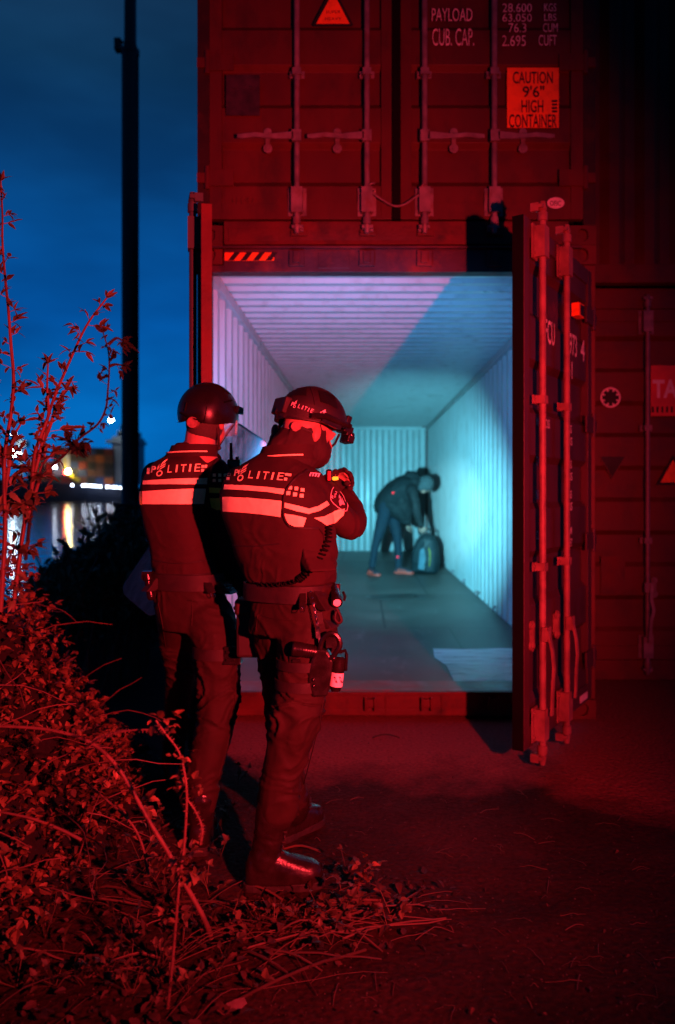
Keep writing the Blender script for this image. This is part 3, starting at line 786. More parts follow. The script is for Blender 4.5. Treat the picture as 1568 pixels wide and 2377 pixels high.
mb = MB(); mb.tube([(mx_, MY, 14.4), (mx_ + .9, MY - .3, 14.9)], .05, 8); mb.box(mx_ + .8, mx_ + 1.5, MY - .5, MY - .15, 14.82, 14.95); mb.build('lamp_head', M_mast, mast)

KY = 10.9
M_cab = mat('weathered_cabinet', (.035, .035, .035), .6, var=.3, scale=4, dirt=(.1, .09, .08), dirt_amt=.5)
cab = empty('control_cabinet', (P(295, 0, KY).x, KY, 0), 'small dark control cabinet at the foot of the lamp mast', 'cabinet')
x0 = P(263, 0, KY).x; x1 = P(326, 0, KY).x; zt = P(0, 1168, KY).z
mb = MB(); mb.box(x0 + .02, x1 - .02, KY, KY + .3, .05, zt - .04); mb.build('body', M_cab, cab, bevel=.01)
mb = MB(); mb.box(x0, x1, KY - .03, KY + .33, zt - .039, zt); mb.build('lid', M_cab, cab, bevel=.008)
mb = MB(); mb.box(x0 + .05, x1 - .05, KY - .014, KY - .001, .12, zt - .09); mb.build('door', M_cab, cab, bevel=.006)
mb = MB(); mb.box(x0, x1, KY - .02, KY + .32, 0.0, .05); mb.build('plinth', M_cab, cab)

# ------------------------------------------------------------------ the ship across the harbour
HY = 279.0
WZ = -1.5
M_hull = mat('ship_hull_paint', (.012, .018, .04), .5, var=.2, scale=.1)
M_ship = mat('white_ship_paint', (.55, .55, .58), .6, var=.15, scale=.2)
M_deck = mat('ship_deck_steel', (.10, .09, .06), .7, var=.3, scale=.3)
ship = empty('container_ship', (P(150, 0, HY).x, HY, WZ), 'container ship with a white bridge and deck lights moored across the harbour', 'ship')
def S(px, py, Y=HY): return P(px, py, Y)
hp = [(-260, 1130), (-230, 1166), (318, 1166), (330, 1134), (160, 1122), (60, 1112), (-60, 1112)]
mb = MB(); q = [S(a, b) for a, b in hp]; mb.prism([(p.x, max(WZ - .5, p.z)) for p in q], -24, 0, axes((0, HY, 0), (1, 0, 0), (0, 0, 1), (0, -1, 0)))
mb.build('hull', M_hull, ship, bevel=.3)
def shipbox(name, m, x0, y0, x1, y1, d0=2, d1=14):
    a = S(x0, y1); b = S(x1, y0); mb = MB(); mb.box(a.x, b.x, HY + d0, HY + d1, a.z, b.z); return mb.build(name, m, ship)
br = shipbox('bridge', M_ship, 248, 1010, 300, 1124, 6, 20)
br2 = shipbox('bridge_wing', M_ship, 236, 1018, 304, 1026, 5, 21)
shipbox('wheelhouse', M_ship, 258, 996, 296, 1010, 7, 18)
M_win = mat('dark_window_glass', (.01, .012, .015), .1)
mb = MB(); a = S(259, 1006); b = S(295, 1000); mb.box(a.x, b.x, HY + 6.8, HY + 6.98, a.z, b.z); mb.build('window', M_win, ship)
mb = MB(); a = S(262, 996); mb.tube([(a.x, HY + 10, a.z), (a.x, HY + 10, S(0, 980).z)], .35, 6); b = S(278, 996); mb.tube([(b.x, HY + 10, b.z), (b.x, HY + 10, S(0, 978).z)], .25, 6); mb.box(a.x - 1.2, a.x + 1.2, HY + 9.8, HY + 10.2, S(0, 987).z, S(0, 986).z); mb.build('mast', M_deck, ship)
mb = MB(); a = S(33, 1112); mb.tube([(a.x, HY + 6, a.z), (a.x, HY + 6, S(0, 1012).z)], [.8, .45], 8); mb.box(a.x - 1.2, a.x + 2.2, HY + 4, HY + 8, S(0, 1036).z, S(0, 1020).z); mb.build('deck_crane', M_ship, ship)
M_yel = mat('yellow_crane_paint', (.5, .42, .03), .6, var=.2)
mb = MB(); a = S(156, 1096); mb.tube([(S(158, 1100).x, HY - 2, S(0, 1100).z), (S(155, 1065).x, HY - 2, S(0, 1062).z)], .35, 6); mb.tube([(S(160, 1095).x, HY - 2, S(0, 1098).z), (S(188, 1118).x, HY - 2, S(0, 1116).z)], .8, 6); mb.build('gangway', M_yel, ship)
cols = {'dark red': (.22, .03, .02), 'navy blue': (.02, .05, .16), 'rust brown': (.14, .05, .03), 'dark green': (.02, .08, .05), 'pale grey': (.40, .40, .42), 'orange': (.42, .10, .02), 'black': (.02, .02, .022)}
MC = {k: mat('ship_cargo_%s' % k.replace(' ', '_'), tuple(v * .9 for v in c), .6, var=.2, scale=.4) for k, c in cols.items()}
keys = list(cols)
rc = random.Random(4)
cw, chh = 2.44 * F / HY, 2.6 * F / HY
col_w = 20.0
proto = {}
for ci, x in enumerate(range(60, 250, 20)):
    top = 1031 if 110 < x else 1060
    if x == 80: top = 1050
    base = 1119 + (x - 60) * .035
    nrow = int((base - top) / chh)
    for r_ in range(nrow):
        k = rc.choice(keys)
        a = S(x + .4, base - r_ * chh); b = S(x + col_w - .4, base - (r_ + 1) * chh + .5)
        if k not in proto:
            mb = MB(); sheet(mb, corr(0, b.x - a.x, .5, .08), lambda p, d, t: (p, d, t), 0, b.z - a.z); mb.box(0, b.x - a.x, .1, 2.4, 0, b.z - a.z)
            o = mb.build('cargo_container', MC[k]); proto[k] = o
        else:
            o = proto[k].copy(); COL.objects.link(o)
        o.location = (a.x, HY + 1.0, a.z)
        tag(o, '%s cargo container in the stacks on the distant ship' % k, 'container', '%s containers on the ship' % k)

def glow(name, color, s):
    return mat(name, (.8, .8, .8), .5, emit=color, estr=s)
G_w = glow('white_floodlight', (.75, .95, 1.0), 45)
G_b = glow('bluish_deck_light', (.70, .80, 1.0), 30)
G_y = glow('warm_gangway_light', (1.0, .75, .30), 110)
G_r = glow('red_side_light', (1.0, .04, .02), 60)
def light(px, py, r_, m, D=HY - 3): 
    p = S(px, py, D); mb = MB(); mb.ball(p, r_, 10, 6); mb.tube([p, p + Vector((0, .9, -.2))], .08, 5); return mb.build('deck_light', m, ship)
light(258, 975, .7, G_w); light(33, 1009, .7, G_w)
for x, y, r_ in ((30, 1046, .6), (21, 1054, .4), (37, 1055, .45), (46, 1050, .3), (30, 1057, .5)): light(x, y, r_, G_w)
light(128, 1084, .5, G_b); light(159, 1094, .75, G_y); light(152, 1097, .45, G_r)
for x, y in ((168, 1126), (193, 1127), (200, 1127), (210, 1127), (217, 1128), (224, 1128), (233, 1129), (249, 1130), (254, 1130), (263, 1131), (270, 1131), (279, 1132)): light(x, y, .24, G_b)

# ------------------------------------------------------------------ people: tools
def deps(): return bpy.context.evaluated_depsgraph_get()

def remesh(mb, name, m, parent, voxel=.008, smooth=4, disp=None, target=None, label=None):
    """fuse the overlapping closed shells of mb into one skin"""
    o = mb.build(name, m)
    r = o.modifiers.new('r', 'REMESH'); r.mode = 'VOXEL'; r.voxel_size = voxel; r.use_smooth_shade = True
    if smooth:
        s = o.modifiers.new('s', 'SMOOTH'); s.factor = .5; s.iterations = smooth
    bpy.context.view_layer.update()
    me = bpy.data.meshes.new_from_object(o.evaluated_get(deps()))
    old = o.data; o.modifiers.clear(); o.data = me; bpy.data.meshes.remove(old); me.name = name
    if disp:
        co = [v.co.copy() for v in me.vertices]; no_ = [Vector(n.vector) for n in me.vertex_normals]
        for v, c_, n_ in zip(me.vertices, co, no_): v.co = c_ + n_ * disp(c_, n_)
    me.polygons.foreach_set('use_smooth', [True] * len(me.polygons))
    if parent is not None:
        org = origin_of(parent)
        me.transform(Matrix.Translation(-org)); o.parent = parent
    me.update()
    if label: o['label'] = label
    return o

def world_bvh(o):
    org = origin_of(o.parent) if o.parent else Vector((0, 0, 0))
    org = origin_of(o)
    me = o.data
    return BVHTree.FromPolygons([v.co + org for v in me.vertices], [tuple(p.vertices) for p in me.polygons])

def ringz(c, a, d, yaw=0, n=32, p=2.5, apparent=True, tilt=0.0):
    """horizontal superellipse; a = half width as seen in the picture (or true), d = half depth"""
    y = R(yaw)
    if apparent: a = math.sqrt(max(a * a - (d * math.sin(y)) ** 2, 1e-4)) / math.cos(y)
    r_ = Vector((math.cos(y), -math.sin(y), 0)); f_ = Vector((math.sin(y), math.cos(y), 0))
    o = []
    for k in range(n):
        t = 2 * math.pi * k / n; cc, ss = math.cos(t), math.sin(t)
        x = a * math.copysign(abs(cc) ** (2 / p), cc); q = d * math.copysign(abs(ss) ** (2 / p), ss)
        o.append(c + r_ * x + f_ * q + Vector((0, 0, tilt * x)))
    return o

def limb(mb, pts, n=16, sub=5):
    """rounded tapering limb through (point, radius) pairs"""
    s = spline([(*p, r_) for p, r_ in pts], sub)
    mb.tube([Vector(q[:3]) for q in s], [max(.004, q[3]) for q in s], n)
    for q in (s[0], s[-1]): mb.ball(q[:3], q[3] * .98, 14, 8)

def on(bvh, px, py, off=.003):
    """the surface point seen at a photo pixel, lifted along its normal"""
    d = (P(px, py, 3) - Vector((0, 0, CAMZ))).normalized()
    h = bvh.ray_cast(Vector((0, 0, CAMZ)), d)
    if h[0] is None: return None
    n_ = h[1] if h[1].dot(d) < 0 else -h[1]
    return h[0] + n_ * off

def strip(mb, bvh, top, bot, n=24, m=5, off=.003):
    """band of cloth between two pixel polylines, lying on the surface"""
    top = [np.array(p, float) for p in top]; bot = [np.array(p, float) for p in bot]
    def at(pl, t):
        s = t * (len(pl) - 1); i = min(int(s), len(pl) - 2); return pl[i] + (pl[i + 1] - pl[i]) * (s - i)
    idx = {}; vs = []; fs = []
    for i in range(n + 1):
        a, b = at(top, i / n), at(bot, i / n)
        for j in range(m + 1):
            q = on(bvh, *(a + (b - a) * j / m), off)
            if q is not None: idx[i, j] = len(vs); vs.append(q)
    for i in range(n):
        for j in range(m):
            k = [(i, j), (i, j + 1), (i + 1, j + 1), (i + 1, j)]
            if all(x in idx for x in k):
                f = [idx[x] for x in k]
                if max((vs[f[a]] - vs[f[(a + 1) % 4]]).length for a in range(4)) < .05: fs.append(f)
    if fs: mb.add(vs, fs)

def letters(mb, bvh, s, p0, p1, h, slant=0.0, bold=.02, off=.004, up=None):
    """text along a pixel baseline p0-p1 with pixel height h, lying on the surface"""
    p0 = np.array(p0, float); p1 = np.array(p1, float)
    if s == 'LITIE':   # letters set apart, as on the uniforms
        for c_, a, b in (('L', 0, .14), ('I', .25, .305), ('T', .40, .57), ('I', .66, .715), ('E', .83, 1.0)):
            letters(mb, bvh, c_, p0 + (p1 - p0) * a, p0 + (p1 - p0) * b, h, slant, 0.0, off, (p1[1] - p0[1], p0[0] - p1[0]) if up is None else up)
        return
    vs, fs = text2d(s, bold)
    u = p1 - p0; v = np.array(up if up is not None else (u[1], -u[0]), float); v = v / np.linalg.norm(v) * h
    q = [on(bvh, *(p0 + u * (a + slant * b * h / np.linalg.norm(u)) + v * b), off) for a, b in vs]
    idx = {}; nv = []
    for i, x in enumerate(q):
        if x is not None: idx[i] = len(nv); nv.append(x)
    nf = [tuple(idx[i] for i in f) for f in fs if all(i in idx for i in f)]
    if nf: mb.add(nv, nf)

def patch(mb, bvh, poly, off=.004):
    q = [on(bvh, x, y, off) for x, y in poly]
    if all(x is not None for x in q): mb.add(q, [tuple(range(len(q)))])

def emblem(mb, bvh, cx_, cy_, h, off=.004, tilt=.25):
    """police emblem: a ring at the foot of a flame and a slanted book, h pixels tall"""
    def T(x, y): return (cx_ + (x + tilt * y) * h, cy_ - y * h)
    n = 16; vs = []; fs = []
    for k in range(n):
        a = 2 * math.pi * k / n
        for r_ in (.10, .17): vs.append(on(bvh, *T(r_ * math.cos(a), -.30 + r_ * math.sin(a)), off))
    if all(v is not None for v in vs):
        for k in range(n): fs.append((2 * k, 2 * k + 1, (2 * k + 3) % (2 * n), (2 * k + 2) % (2 * n)))
        mb.add(vs, fs)
    for poly in ([(-.06, -.12), (.20, .06), (.22, .14), (-.04, -.04)], [(-.08, -.01), (.20, .17), (.22, .27), (-.07, .08)],
                 [(-.17, -.12), (-.11, -.08), (-.13, .10), (-.08, .22), (-.19, .08)], [(-.06, .12), (.02, .18), (.08, .30), (.18, .44), (.02, .32)], [(.06, .22), (.14, .26), (.28, .50), (.14, .38)]):
        patch(mb, bvh, [T(*p) for p in poly], off)

def pxtube(mb, bvh, pts, r_, off=.002, n=6, sub=6):
    q = [on(bvh, x, y, off) for x, y in spline(pts, sub)]
    q = [x for x in q if x is not None]
    if len(q) > 1: mb.tube(q, r_, n)

def folds(seed, amp, fz=22.0, fx=6.0, slant=4.0, where=None):
    """creases of cloth: thin ridges that run across the limb, bunched in places"""
    s = Vector((seed * 13.1, seed * 7.7, seed))
    def f(c, n_):
        w_ = noise.noise(Vector((c.x * 3, c.y * 3, c.z * 5)) + s)
        w2 = noise.noise(Vector((c.x * 8, c.y * 8, c.z * 8)) + s)
        a = noise.noise(Vector((c.x * fx, c.y * fx, c.z * fz * .62 + slant * c.x * (1.2 + 2 * w_) + w2 * 1.6)) + s)
        b = noise.noise(Vector((c.x * fx * 1.7 + 5, c.y * fx * 1.7, c.z * fz * 1.15 - slant * c.x * (1.6 + 3 * w_) + w2 * 2)) + s)
        m = min(1.0, max(0.0, .55 + 1.5 * noise.noise(Vector((c.x * 7 + 3, c.y * 7, c.z * 7)) + s)))
        r_ = max(0, 1 - 3.2 * abs(a)) ** 1.3 * .75 + max(0, 1 - 3.6 * abs(b)) ** 1.3 * .5 * m
        k = where(c) if where else 1.0
        return amp * k * (r_ * (.35 + .65 * m) - .25) + .005 * w_
    return f

def frame(c, yaw, pitch=0.0, roll=0.0):
    """local x = right, y = forward, z = up"""
    return Matrix.Translation(c) @ Matrix.Rotation(-R(yaw), 4, 'Z') @ Matrix.Rotation(R(pitch), 4, 'X') @ Matrix.Rotation(R(roll), 4, 'Y')

def hand(mb, wrist, dirv, palm_n, curl, r_=.0085, spread=.3, thumb_side=1, scale=1.0):
    """palm with four unequal bent fingers and a thumb leaving its side"""
    d = Vector(dirv).normalized(); n_ = Vector(palm_n); n_ = (n_ - d * n_.dot(d)).normalized(); s = d.cross(n_) * thumb_side
    w_ = Vector(wrist); k = scale
    M = axes(w_ + d * .045 * k, s, n_, d)
    mb.ball((0, 0, 0), (.043 * k, .018 * k, .055 * k), 14, 10, M)
    mb.tube([w_ - d * .03 * k, w_ + d * .02 * k], [.026 * k, .030 * k], 12)
    for i, (off, ln) in enumerate(((.032, .072), (.011, .082), (-.011, .076), (-.031, .060))):
        b = w_ + d * .088 * k + s * off * k; p = [b - d * .03 * k, b]; ang = 0; cur = b
        for j, fr_ in enumerate((.45, .32, .23)):
            ang += curl * (0.9 + .12 * i) * (.75, 1.0, .8)[j]
            dd = (d * math.cos(ang) + n_ * math.sin(ang) + s * (off * spread * 6) * (1 if j == 0 else .3)).normalized()
            cur = cur + dd * ln * fr_ * k; p.append(cur)
        mb.tube(p, [r_ * 1.1 * k, r_ * 1.12 * k, r_ * k, r_ * .95 * k, r_ * .8 * k], 8); mb.ball(p[-1], r_ * .8 * k, 8, 6)
    b = w_ + d * .028 * k + s * .034 * k
    p = [b - s * .012 * k, b + s * .02 * k + d * .02 * k, b + s * .032 * k + d * .045 * k + n_ * .014 * k, b + s * .028 * k + d * .068 * k + n_ * .030 * k]
    mb.tube(p, [r_ * 1.4 * k, r_ * 1.3 * k, r_ * 1.1 * k, r_ * .85 * k], 8); mb.ball(p[-1], r_ * .85 * k, 8, 6)

def head(mb, M, k=1.0):
    """skull, jaw, nose, ears; M: x right, y forward, z up, origin mid head"""
    mb.ball((0, -.012 * k, .022 * k), (.074 * k, .094 * k, .098 * k), 20, 14, M)
    mb.ball((0, .030 * k, -.045 * k), (.058 * k, .062 * k, .068 * k), 16, 12, M)
    mb.ball((0, .055 * k, -.088 * k), (.030 * k, .030 * k, .024 * k), 12, 8, M)
    mb.tube([M @ Vector((0, .082 * k, .018 * k)), M @ Vector((0, .104 * k, -.018 * k)), M @ Vector((0, .090 * k, -.030 * k))], [.010 * k, .015 * k, .012 * k], 10)
    mb.ball((0, .084 * k, .030 * k), (.052 * k, .018 * k, .012 * k), 12, 8, M)
    mb.ball((0, .084 * k, -.056 * k), (.024 * k, .012 * k, .010 * k), 10, 6, M)
    for s in (-1, 1):
        mb.ball((s * .078 * k, -.008 * k, -.008 * k), (.008 * k, .019 * k, .032 * k), 10, 8, M)
        mb.ball((s * .034 * k, .080 * k, .012 * k), (.014 * k, .008 * k, .010 * k), 8, 6, M)

def helmet_shell(parent, M, ax, ay, az, rim, m, th=.012, name='helmet', dent=None):
    """dome whose lower rim height depends on the azimuth: rim(a), a = 0 at the front"""
    n, k = 48, 16; vs = []; fs = []
    for layer, e_ in ((0, 0.0), (1, th)):
        for j in range(k + 1):
            for i in range(n):
                a = 2 * math.pi * i / n
                zr = rim(a)                                   # rim height relative to the centre
                ph0 = math.asin(max(-.9, min(.9, zr / az)))
                ph = math.pi / 2 - (math.pi / 2 - ph0) * (j + .02) / (k + .02)
                sgn = lambda v, p: math.copysign(abs(v) ** p, v)
                x = (ax - e_) * math.cos(ph) * sgn(math.sin(a), .92); y = (ay - e_) * math.cos(ph) * sgn(math.cos(a), .92); z = (az - e_) * math.sin(ph)
                if dent: x, y, z = dent(x, y, z, a, ph)
                vs.append((x, y, z))
    for layer in (0, 1):
        o_ = layer * (k + 1) * n
        for j in range(k):
            for i in range(n):
                a, b = o_ + j * n + i, o_ + j * n + (i + 1) % n
                f = (a, a + n, b + n, b); fs.append(f if layer else f[::-1])
        fs.append(tuple(o_ + i for i in range(n)) if not layer else tuple(o_ + i for i in range(n))[::-1])
    o_ = (k + 1) * n
    for i in range(n):
        a, b = k * n + i, k * n + (i + 1) % n
        fs.append((a, b, b + o_, a + o_)[::-1])
    mb = MB(M); mb.add(vs, fs)
    o = mb.build(name, m, parent, smooth=55)
    bm = bmesh.new(); bm.from_mesh(o.data); bmesh.ops.recalc_face_normals(bm, faces=bm.faces); bm.to_mesh(o.data); bm.free()
    o.data.polygons.foreach_set('use_smooth', [True] * len(o.data.polygons)); o.data.set_sharp_from_angle(angle=R(55))
    return o

def boot(root, shaft, heel, toe, yaw, sc=1.0):
    """shaft: list of (point, radius); heel and toe: ground points under the ends of the sole"""
    heel = Vector(heel); toe = Vector(toe); d = (toe - heel); ln = d.length; d.normalize(); s = Vector((d.y, -d.x, 0)).normalized(); u = Vector((0, 0, 1))
    M = axes(heel, s, d, u)
    mb = MB()
    limb(mb, shaft, 16)
    an = M @ Vector((0, ln * .24, .10))
    limb(mb, [(shaft[-1][0], shaft[-1][1]), (an, .052)], 16)
    rings = []
    for t, wd, h_ in ((.015, .024, .06), (.06, .036, .10), (.2, .040, .125), (.38, .043, .115), (.55, .048, .092), (.72, .052, .076), (.86, .048, .064), (.95, .036, .050), (.99, .018, .030)):
        y = t * ln; r_ = []
        for k in range(20):
            a = 2 * math.pi * k / 20; ca, sa = math.cos(a), math.sin(a)
            r_.append(M @ Vector((wd * sc * math.copysign(abs(ca) ** .7, ca), y, .022 + (h_ if sa > 0 else .0) * max(0, sa) ** .75 + (.0 if sa > 0 else -.0))))
        rings.append(r_)
    mb.loft(rings)
    b = remesh(mb, 'boot', M_leather, root, .0055, 3, folds(3 + yaw, .0028, 34, 10, 6, lambda c: 1.0 if c.z > .12 + ground0 else .15))
    mb = MB(); o = []
    for t, wd in ((.0, .018), (.03, .030), (.12, .036), (.3, .034), (.45, .038), (.68, .050), (.84, .047), (.95, .034), (1.0, .014)):
        o.append((wd * sc + .004, t * (ln + .008) - .004))
    poly = o + [(-x, y) for x, y in reversed(o)]
    mb.prism(poly, .0, .028, M)
    mb.prism([p for p in poly if p[1] < ln * .32] , -.006, .0, M)
    mb.build('sole', M_sole, b, bevel=.004)
    mb = MB()
    for k in range(6):
        t = .30 + .075 * k; z = .115 + .022 - .011 * k if k > 1 else .135 + .03 * (1 - k)
        for x in (-.022, .022):
            c_ = M @ Vector((x, ln * t, z - .022 + .012)); mb.tube([c_ - u * .004, c_ + u * .006], .006, 6)
        if k: mb.tube([M @ Vector((-.022, ln * t, z - .008)), M @ Vector((.022, ln * (t - .06), z + .0))], .003, 5); mb.tube([M @ Vector((.022, ln * t, z - .008)), M @ Vector((-.022, ln * (t - .06), z))], .003, 5)
    for k in range(4):
        p_ = shaft[-1][0] + (shaft[0][0] - shaft[-1][0]) * (k / 4.5)
        for x in (-.024, .024):
            c_ = p_ + d * .052 + s * x; mb.tube([c_, c_ + d * .012], .006, 6)
        mb.tube([p_ + d * .056 - s * .024, p_ + d * .060 + s * .024 + u * .02], .003, 5)
    mb.build('laces', M_nylon, b, smooth=50)
    return b
ground0 = 0.0

def pouch(root, bvh, name, m, x0, y0, x1, y1, depth=.03, off=-.01, bev=.006, flap=True, soft=False):
    """box pouch standing off the surface seen between two pixels"""
    c_ = on(bvh, (x0 + x1) / 2, (y0 + y1) / 2, 0)
    if c_ is None: c_ = P((x0 + x1) / 2, (y0 + y1) / 2, 2.8)
    h = bvh.find_nearest(c_); n_ = Vector(h[1]); 
    if n_.dot(c_ - Vector((0, 0, CAMZ))) > 0: n_ = -n_
    n_.z *= .3; n_.normalize(); u = Vector((0, 0, 1)); u = (u - n_ * u.z).normalized(); r_ = u.cross(n_)
    px = F / c_.y; hw = abs(x1 - x0) / 2 / px; hh = abs(y1 - y0) / 2 / px
    hw = hw / max(.55, abs(r_.x))
    M = axes(c_ + n_ * off, r_, u, n_)
    mb = MB(M); mb.box(-hw, hw, -hh, hh, -.01, depth)
    if flap: mb.box(-hw * 1.06, hw * 1.06, hh * .25, hh * 1.06, depth + .001, depth + .006)
    if soft:
        mb = MB(M); mb.box(-hw, hw, -hh, hh, -.03, depth); mb.box(-hw * 1.03, hw * 1.03, hh * .35, hh * 1.04, -.02, depth + .008)
        return remesh(mb, name, m, root, .0055, 9, folds(41, .005, 18, 14, 6)), M
    return mb.build(name, m, root, bevel=bev), M

def belt_band(root, ringfn, z0, z1, m, name='belt', th=.006):
    r0, r1 = ringfn(z0), ringfn(z1)
    c0 = sum(r0, Vector()) / len(r0); c1 = sum(r1, Vector()) / len(r1)
    g_ = lambda r_, c_, e_: [p + (p - c_).normalized() * e_ for p in r_]
    mb = MB(); rings = [g_(r0, c0, 0), g_(r0, c0, th), g_(r1, c1, th), g_(r1, c1, 0)]
    rings.append(rings[0]); mb.loft(rings, cap=False)
    return mb.build(name, m, root, smooth=40)
PX = P; RINGZ = ringz; LIMB = limb; PXBOX = px_box

# ================================================================== the near officer (right)
def officer_right():
    Yc = 2.88
    yaw = 30
    jr = [(1352, 678, .152, .118, 2.90), (1330, 672, .166, .124, 2.90), (1290, 664, .180, .130, 2.89), (1250, 656, .184, .134, 2.88), (1195, 642, .192, .140, 2.87),
          (1145, 634, .186, .138, 2.87), (1110, 630, .166, .126, 2.88), (1088, 632, .140, .108, 2.89), (1066, 645, .098, .090, 2.90), (1048, 664, .076, .078, 2.91), (1030, 672, .066, .070, 2.92)]
    def waist(z):
        c_ = P(668, 1400, 2.90); c_.z = z
        return ringz(c_, .150 + max(0, 1.2 - z) * .1, .120, yaw)
    # ---- body
    Mh = frame(P(722, 985, 2.95), 55, -18)
    Mhead = Mh @ Matrix.Translation((0, .0, -.040))
    mb = MB()
    head(mb, Mhead)
    limb(mb, [(P(684, 1062, 2.91), .066), (P(705, 1015, 2.935), .062)])
    mb.loft([ringz(P(cx_, y, Y), a - .02, d - .02, yaw, 24) for y, cx_, a, d, Y in jr])
    mb.loft([ringz(P(685, 1460, 2.9), .15, .11, 30, 24), ringz(P(685, 1400, 2.9), .14, .105, 30, 24), ringz(P(680, 1345, 2.9), .13, .1, 30, 24)])
    arm = [(P(712, 1126, 2.87), .072), (P(742, 1158, 2.90), .066), (P(778, 1194, 2.94), .060), (P(809, 1218, 2.97), .058), (P(820, 1208, 3.02), .055), (P(815, 1182, 3.08), .047), (P(806, 1158, 3.12), .040)]
    arml = [(P(560, 1122, 2.97), .070), (P(590, 1190, 3.06), .06), (P(640, 1230, 3.14), .055), (P(700, 1200, 3.17), .048), (P(762, 1158, 3.18), .040)]
    for a in (arm, arml): limb(mb, [(p, r_ - .012) for p, r_ in a])
    legr = [(P(716, 1440, 2.88), .112), (P(712, 1530, 2.83), .104), (P(699, 1613, 2.80), .091), (P(683, 1685, 2.79), .088), (P(668, 1735, 2.79), .078), (P(656, 1790, 2.79), .073), (P(646, 1845, 2.79), .071), (P(640, 1880, 2.79), .066)]
    legl = [(P(652, 1440, 2.97), .105), (P(654, 1540, 3.02), .09), (P(656, 1640, 3.07), .076), (P(662, 1720, 3.11), .068), (P(676, 1800, 3.15), .060), (P(688, 1868, 3.18), .056)]
    for l in (legr, legl): limb(mb, [(p, r_ - .014) for p, r_ in l])
    wr = arm[-1][0]
    hand(mb, P(803, 1164, 3.12), P(793, 1120, 3.16) - P(803, 1164, 3.12), Vector((-.75, .55, .1)), .75, .0085, scale=.92)
    hand(mb, P(764, 1158, 3.18), P(785, 1122, 3.2) - P(764, 1158, 3.18), Vector((.6, -.5, .1)), .8, .0085, thumb_side=-1, scale=.9)
    root = remesh(mb, 'person', M_skin, None, .0065, 3)
    tag(root, 'armed officer nearest the camera, in camouflaged helmet and neck gaiter, holster on thigh', 'person', 'police officers watching the container')
    # ---- clothes
    mb = MB(); mb.loft([ringz(P(cx_, y, Y), a, d, yaw, 36, 2.7) for y, cx_, a, d, Y in jr])
    for a in (arm, arml): limb(mb, a)
    def jw(c): return .55 + .9 * max(0, (1.22 - c.z) / .25) if c.z < 1.22 else (1.3 if c.x > -.12 else .45)
    jacket = remesh(mb, 'jacket', M_cloth, root, .0065, 6, folds(1, .008, 15, 6, 6, jw))
    bj = world_bvh(jacket)
    mb = MB()
    mb.loft([ringz(P(678, 1470, 2.91), .158, .112, 30, 28), ringz(P(686, 1430, 2.9), .160, .122, 30, 28), ringz(P(684, 1390, 2.9), .153, .12, 30, 28), ringz(P(678, 1348, 2.9), .148, .112, 30, 28)])
    for l in (legr, legl): limb(mb, l)
    def tw(c): return .45 + 1.0 * math.exp(-((c.z - .62) / .16) ** 2) + 1.0 * math.exp(-((c.z - .26) / .12) ** 2) + .5 * math.exp(-((c.z - 1.05) / .1) ** 2)
    tro = remesh(mb, 'trousers', M_trouser, root, .0068, 5, folds(2, .0135, 25, 5, 6, tw))
    bt = world_bvh(tro)
    seam = MB(); pxtube(seam, bt, [(752, 1620), (736, 1700), (716, 1780), (694, 1860)], .0022, .001); pxtube(seam, bt, [(600, 1425), (640, 1437), (690, 1440)], .002, .001); pxtube(seam, bt, [(600, 1425), (593, 1475)], .002, .001)
    pxtube(seam, bt, [(632, 1640), (680, 1632), (740, 1640)], .0022, .001)
    seam.build('seam', M_trouser, tro, smooth=60)
    global ground0
    ground0 = ground_z(-.3, 2.8)
    boot(root, [(P(632, 1870, 2.79), .055), (P(626, 1930, 2.79), .054), (P(618, 1975, 2.79), .052)], (P(568, 0, 2.775).x, 2.775, ground0 + .004), (P(752, 0, 2.80).x, 2.81, ground0 + .004), 85, 1.05)
    ground0 = ground_z(-.2, 3.25)
    boot(root, [(P(688, 1850, 3.18), .054), (P(688, 1885, 3.19), .050)], (P(650, 0, 3.2).x, 3.16, ground0 + .004), (P(738, 0, 3.2).x, 3.38, ground0 + .004), 60, 1.0)
    # collar and gaiter
    mb = MB()
    limb(mb, [(P(668, 1066, 2.915), .098), (P(686, 1046, 2.925), .094), (P(702, 1022, 2.935), .086), (P(716, 1004, 2.945), .082)])
    limb(mb, [(P(716, 1012, 2.96), .074), (P(732, 1030, 2.99), .060), (P(734, 1052, 3.0), .050)])
    mb.ball((0, .030, -.055), (.074, .080, .066), 18, 12, Mhead); mb.ball((0, .094, -.028), (.026, .026, .030), 12, 8, Mhead); mb.ball((0, -.01, -.075), (.085, .085, .05), 18, 10, Mhead)
    remesh(mb, 'neck_gaiter', M_gaiter, root, .0055, 4, folds(5, .010, 26, 7, -9))
    mb = MB()
    rg = []
    for y, e_, a in ((1068, 0, .105), (1046, .0, .100), (1036, .0, .097), (1036, -.008, .090), (1060, -.012, .090)):
        rg.append(ringz(P(664 + (1068 - y) * .25, y, 2.905), a + e_, .088 + e_, 32, 32, 2.2, True, .04))
    mb.loft(rg, cap=False); mb.build('collar', M_cloth, root, smooth=60)
    mb = MB(); q = [p + Vector((0, 0, .003)) for p in ringz(P(664, 1063, 2.905), .1075, .0905, 32, 32, 2.2, True, .04)]; mb.tube([p for p in q[17:31]], .0032, 6)
    mb.build('reflective_piping', M_tape, root, smooth=60)
    # ---- tape, lettering and seams on the jacket
    mb = MB()
    strip(mb, bj, [(523, 1125), (570, 1127), (620, 1131), (661, 1136)], [(521, 1136), (570, 1138), (620, 1142), (659, 1148)])
    strip(mb, bj, [(518, 1153), (570, 1155), (620, 1159), (655, 1163)], [(519, 1187), (570, 1190), (620, 1195), (652, 1200)])
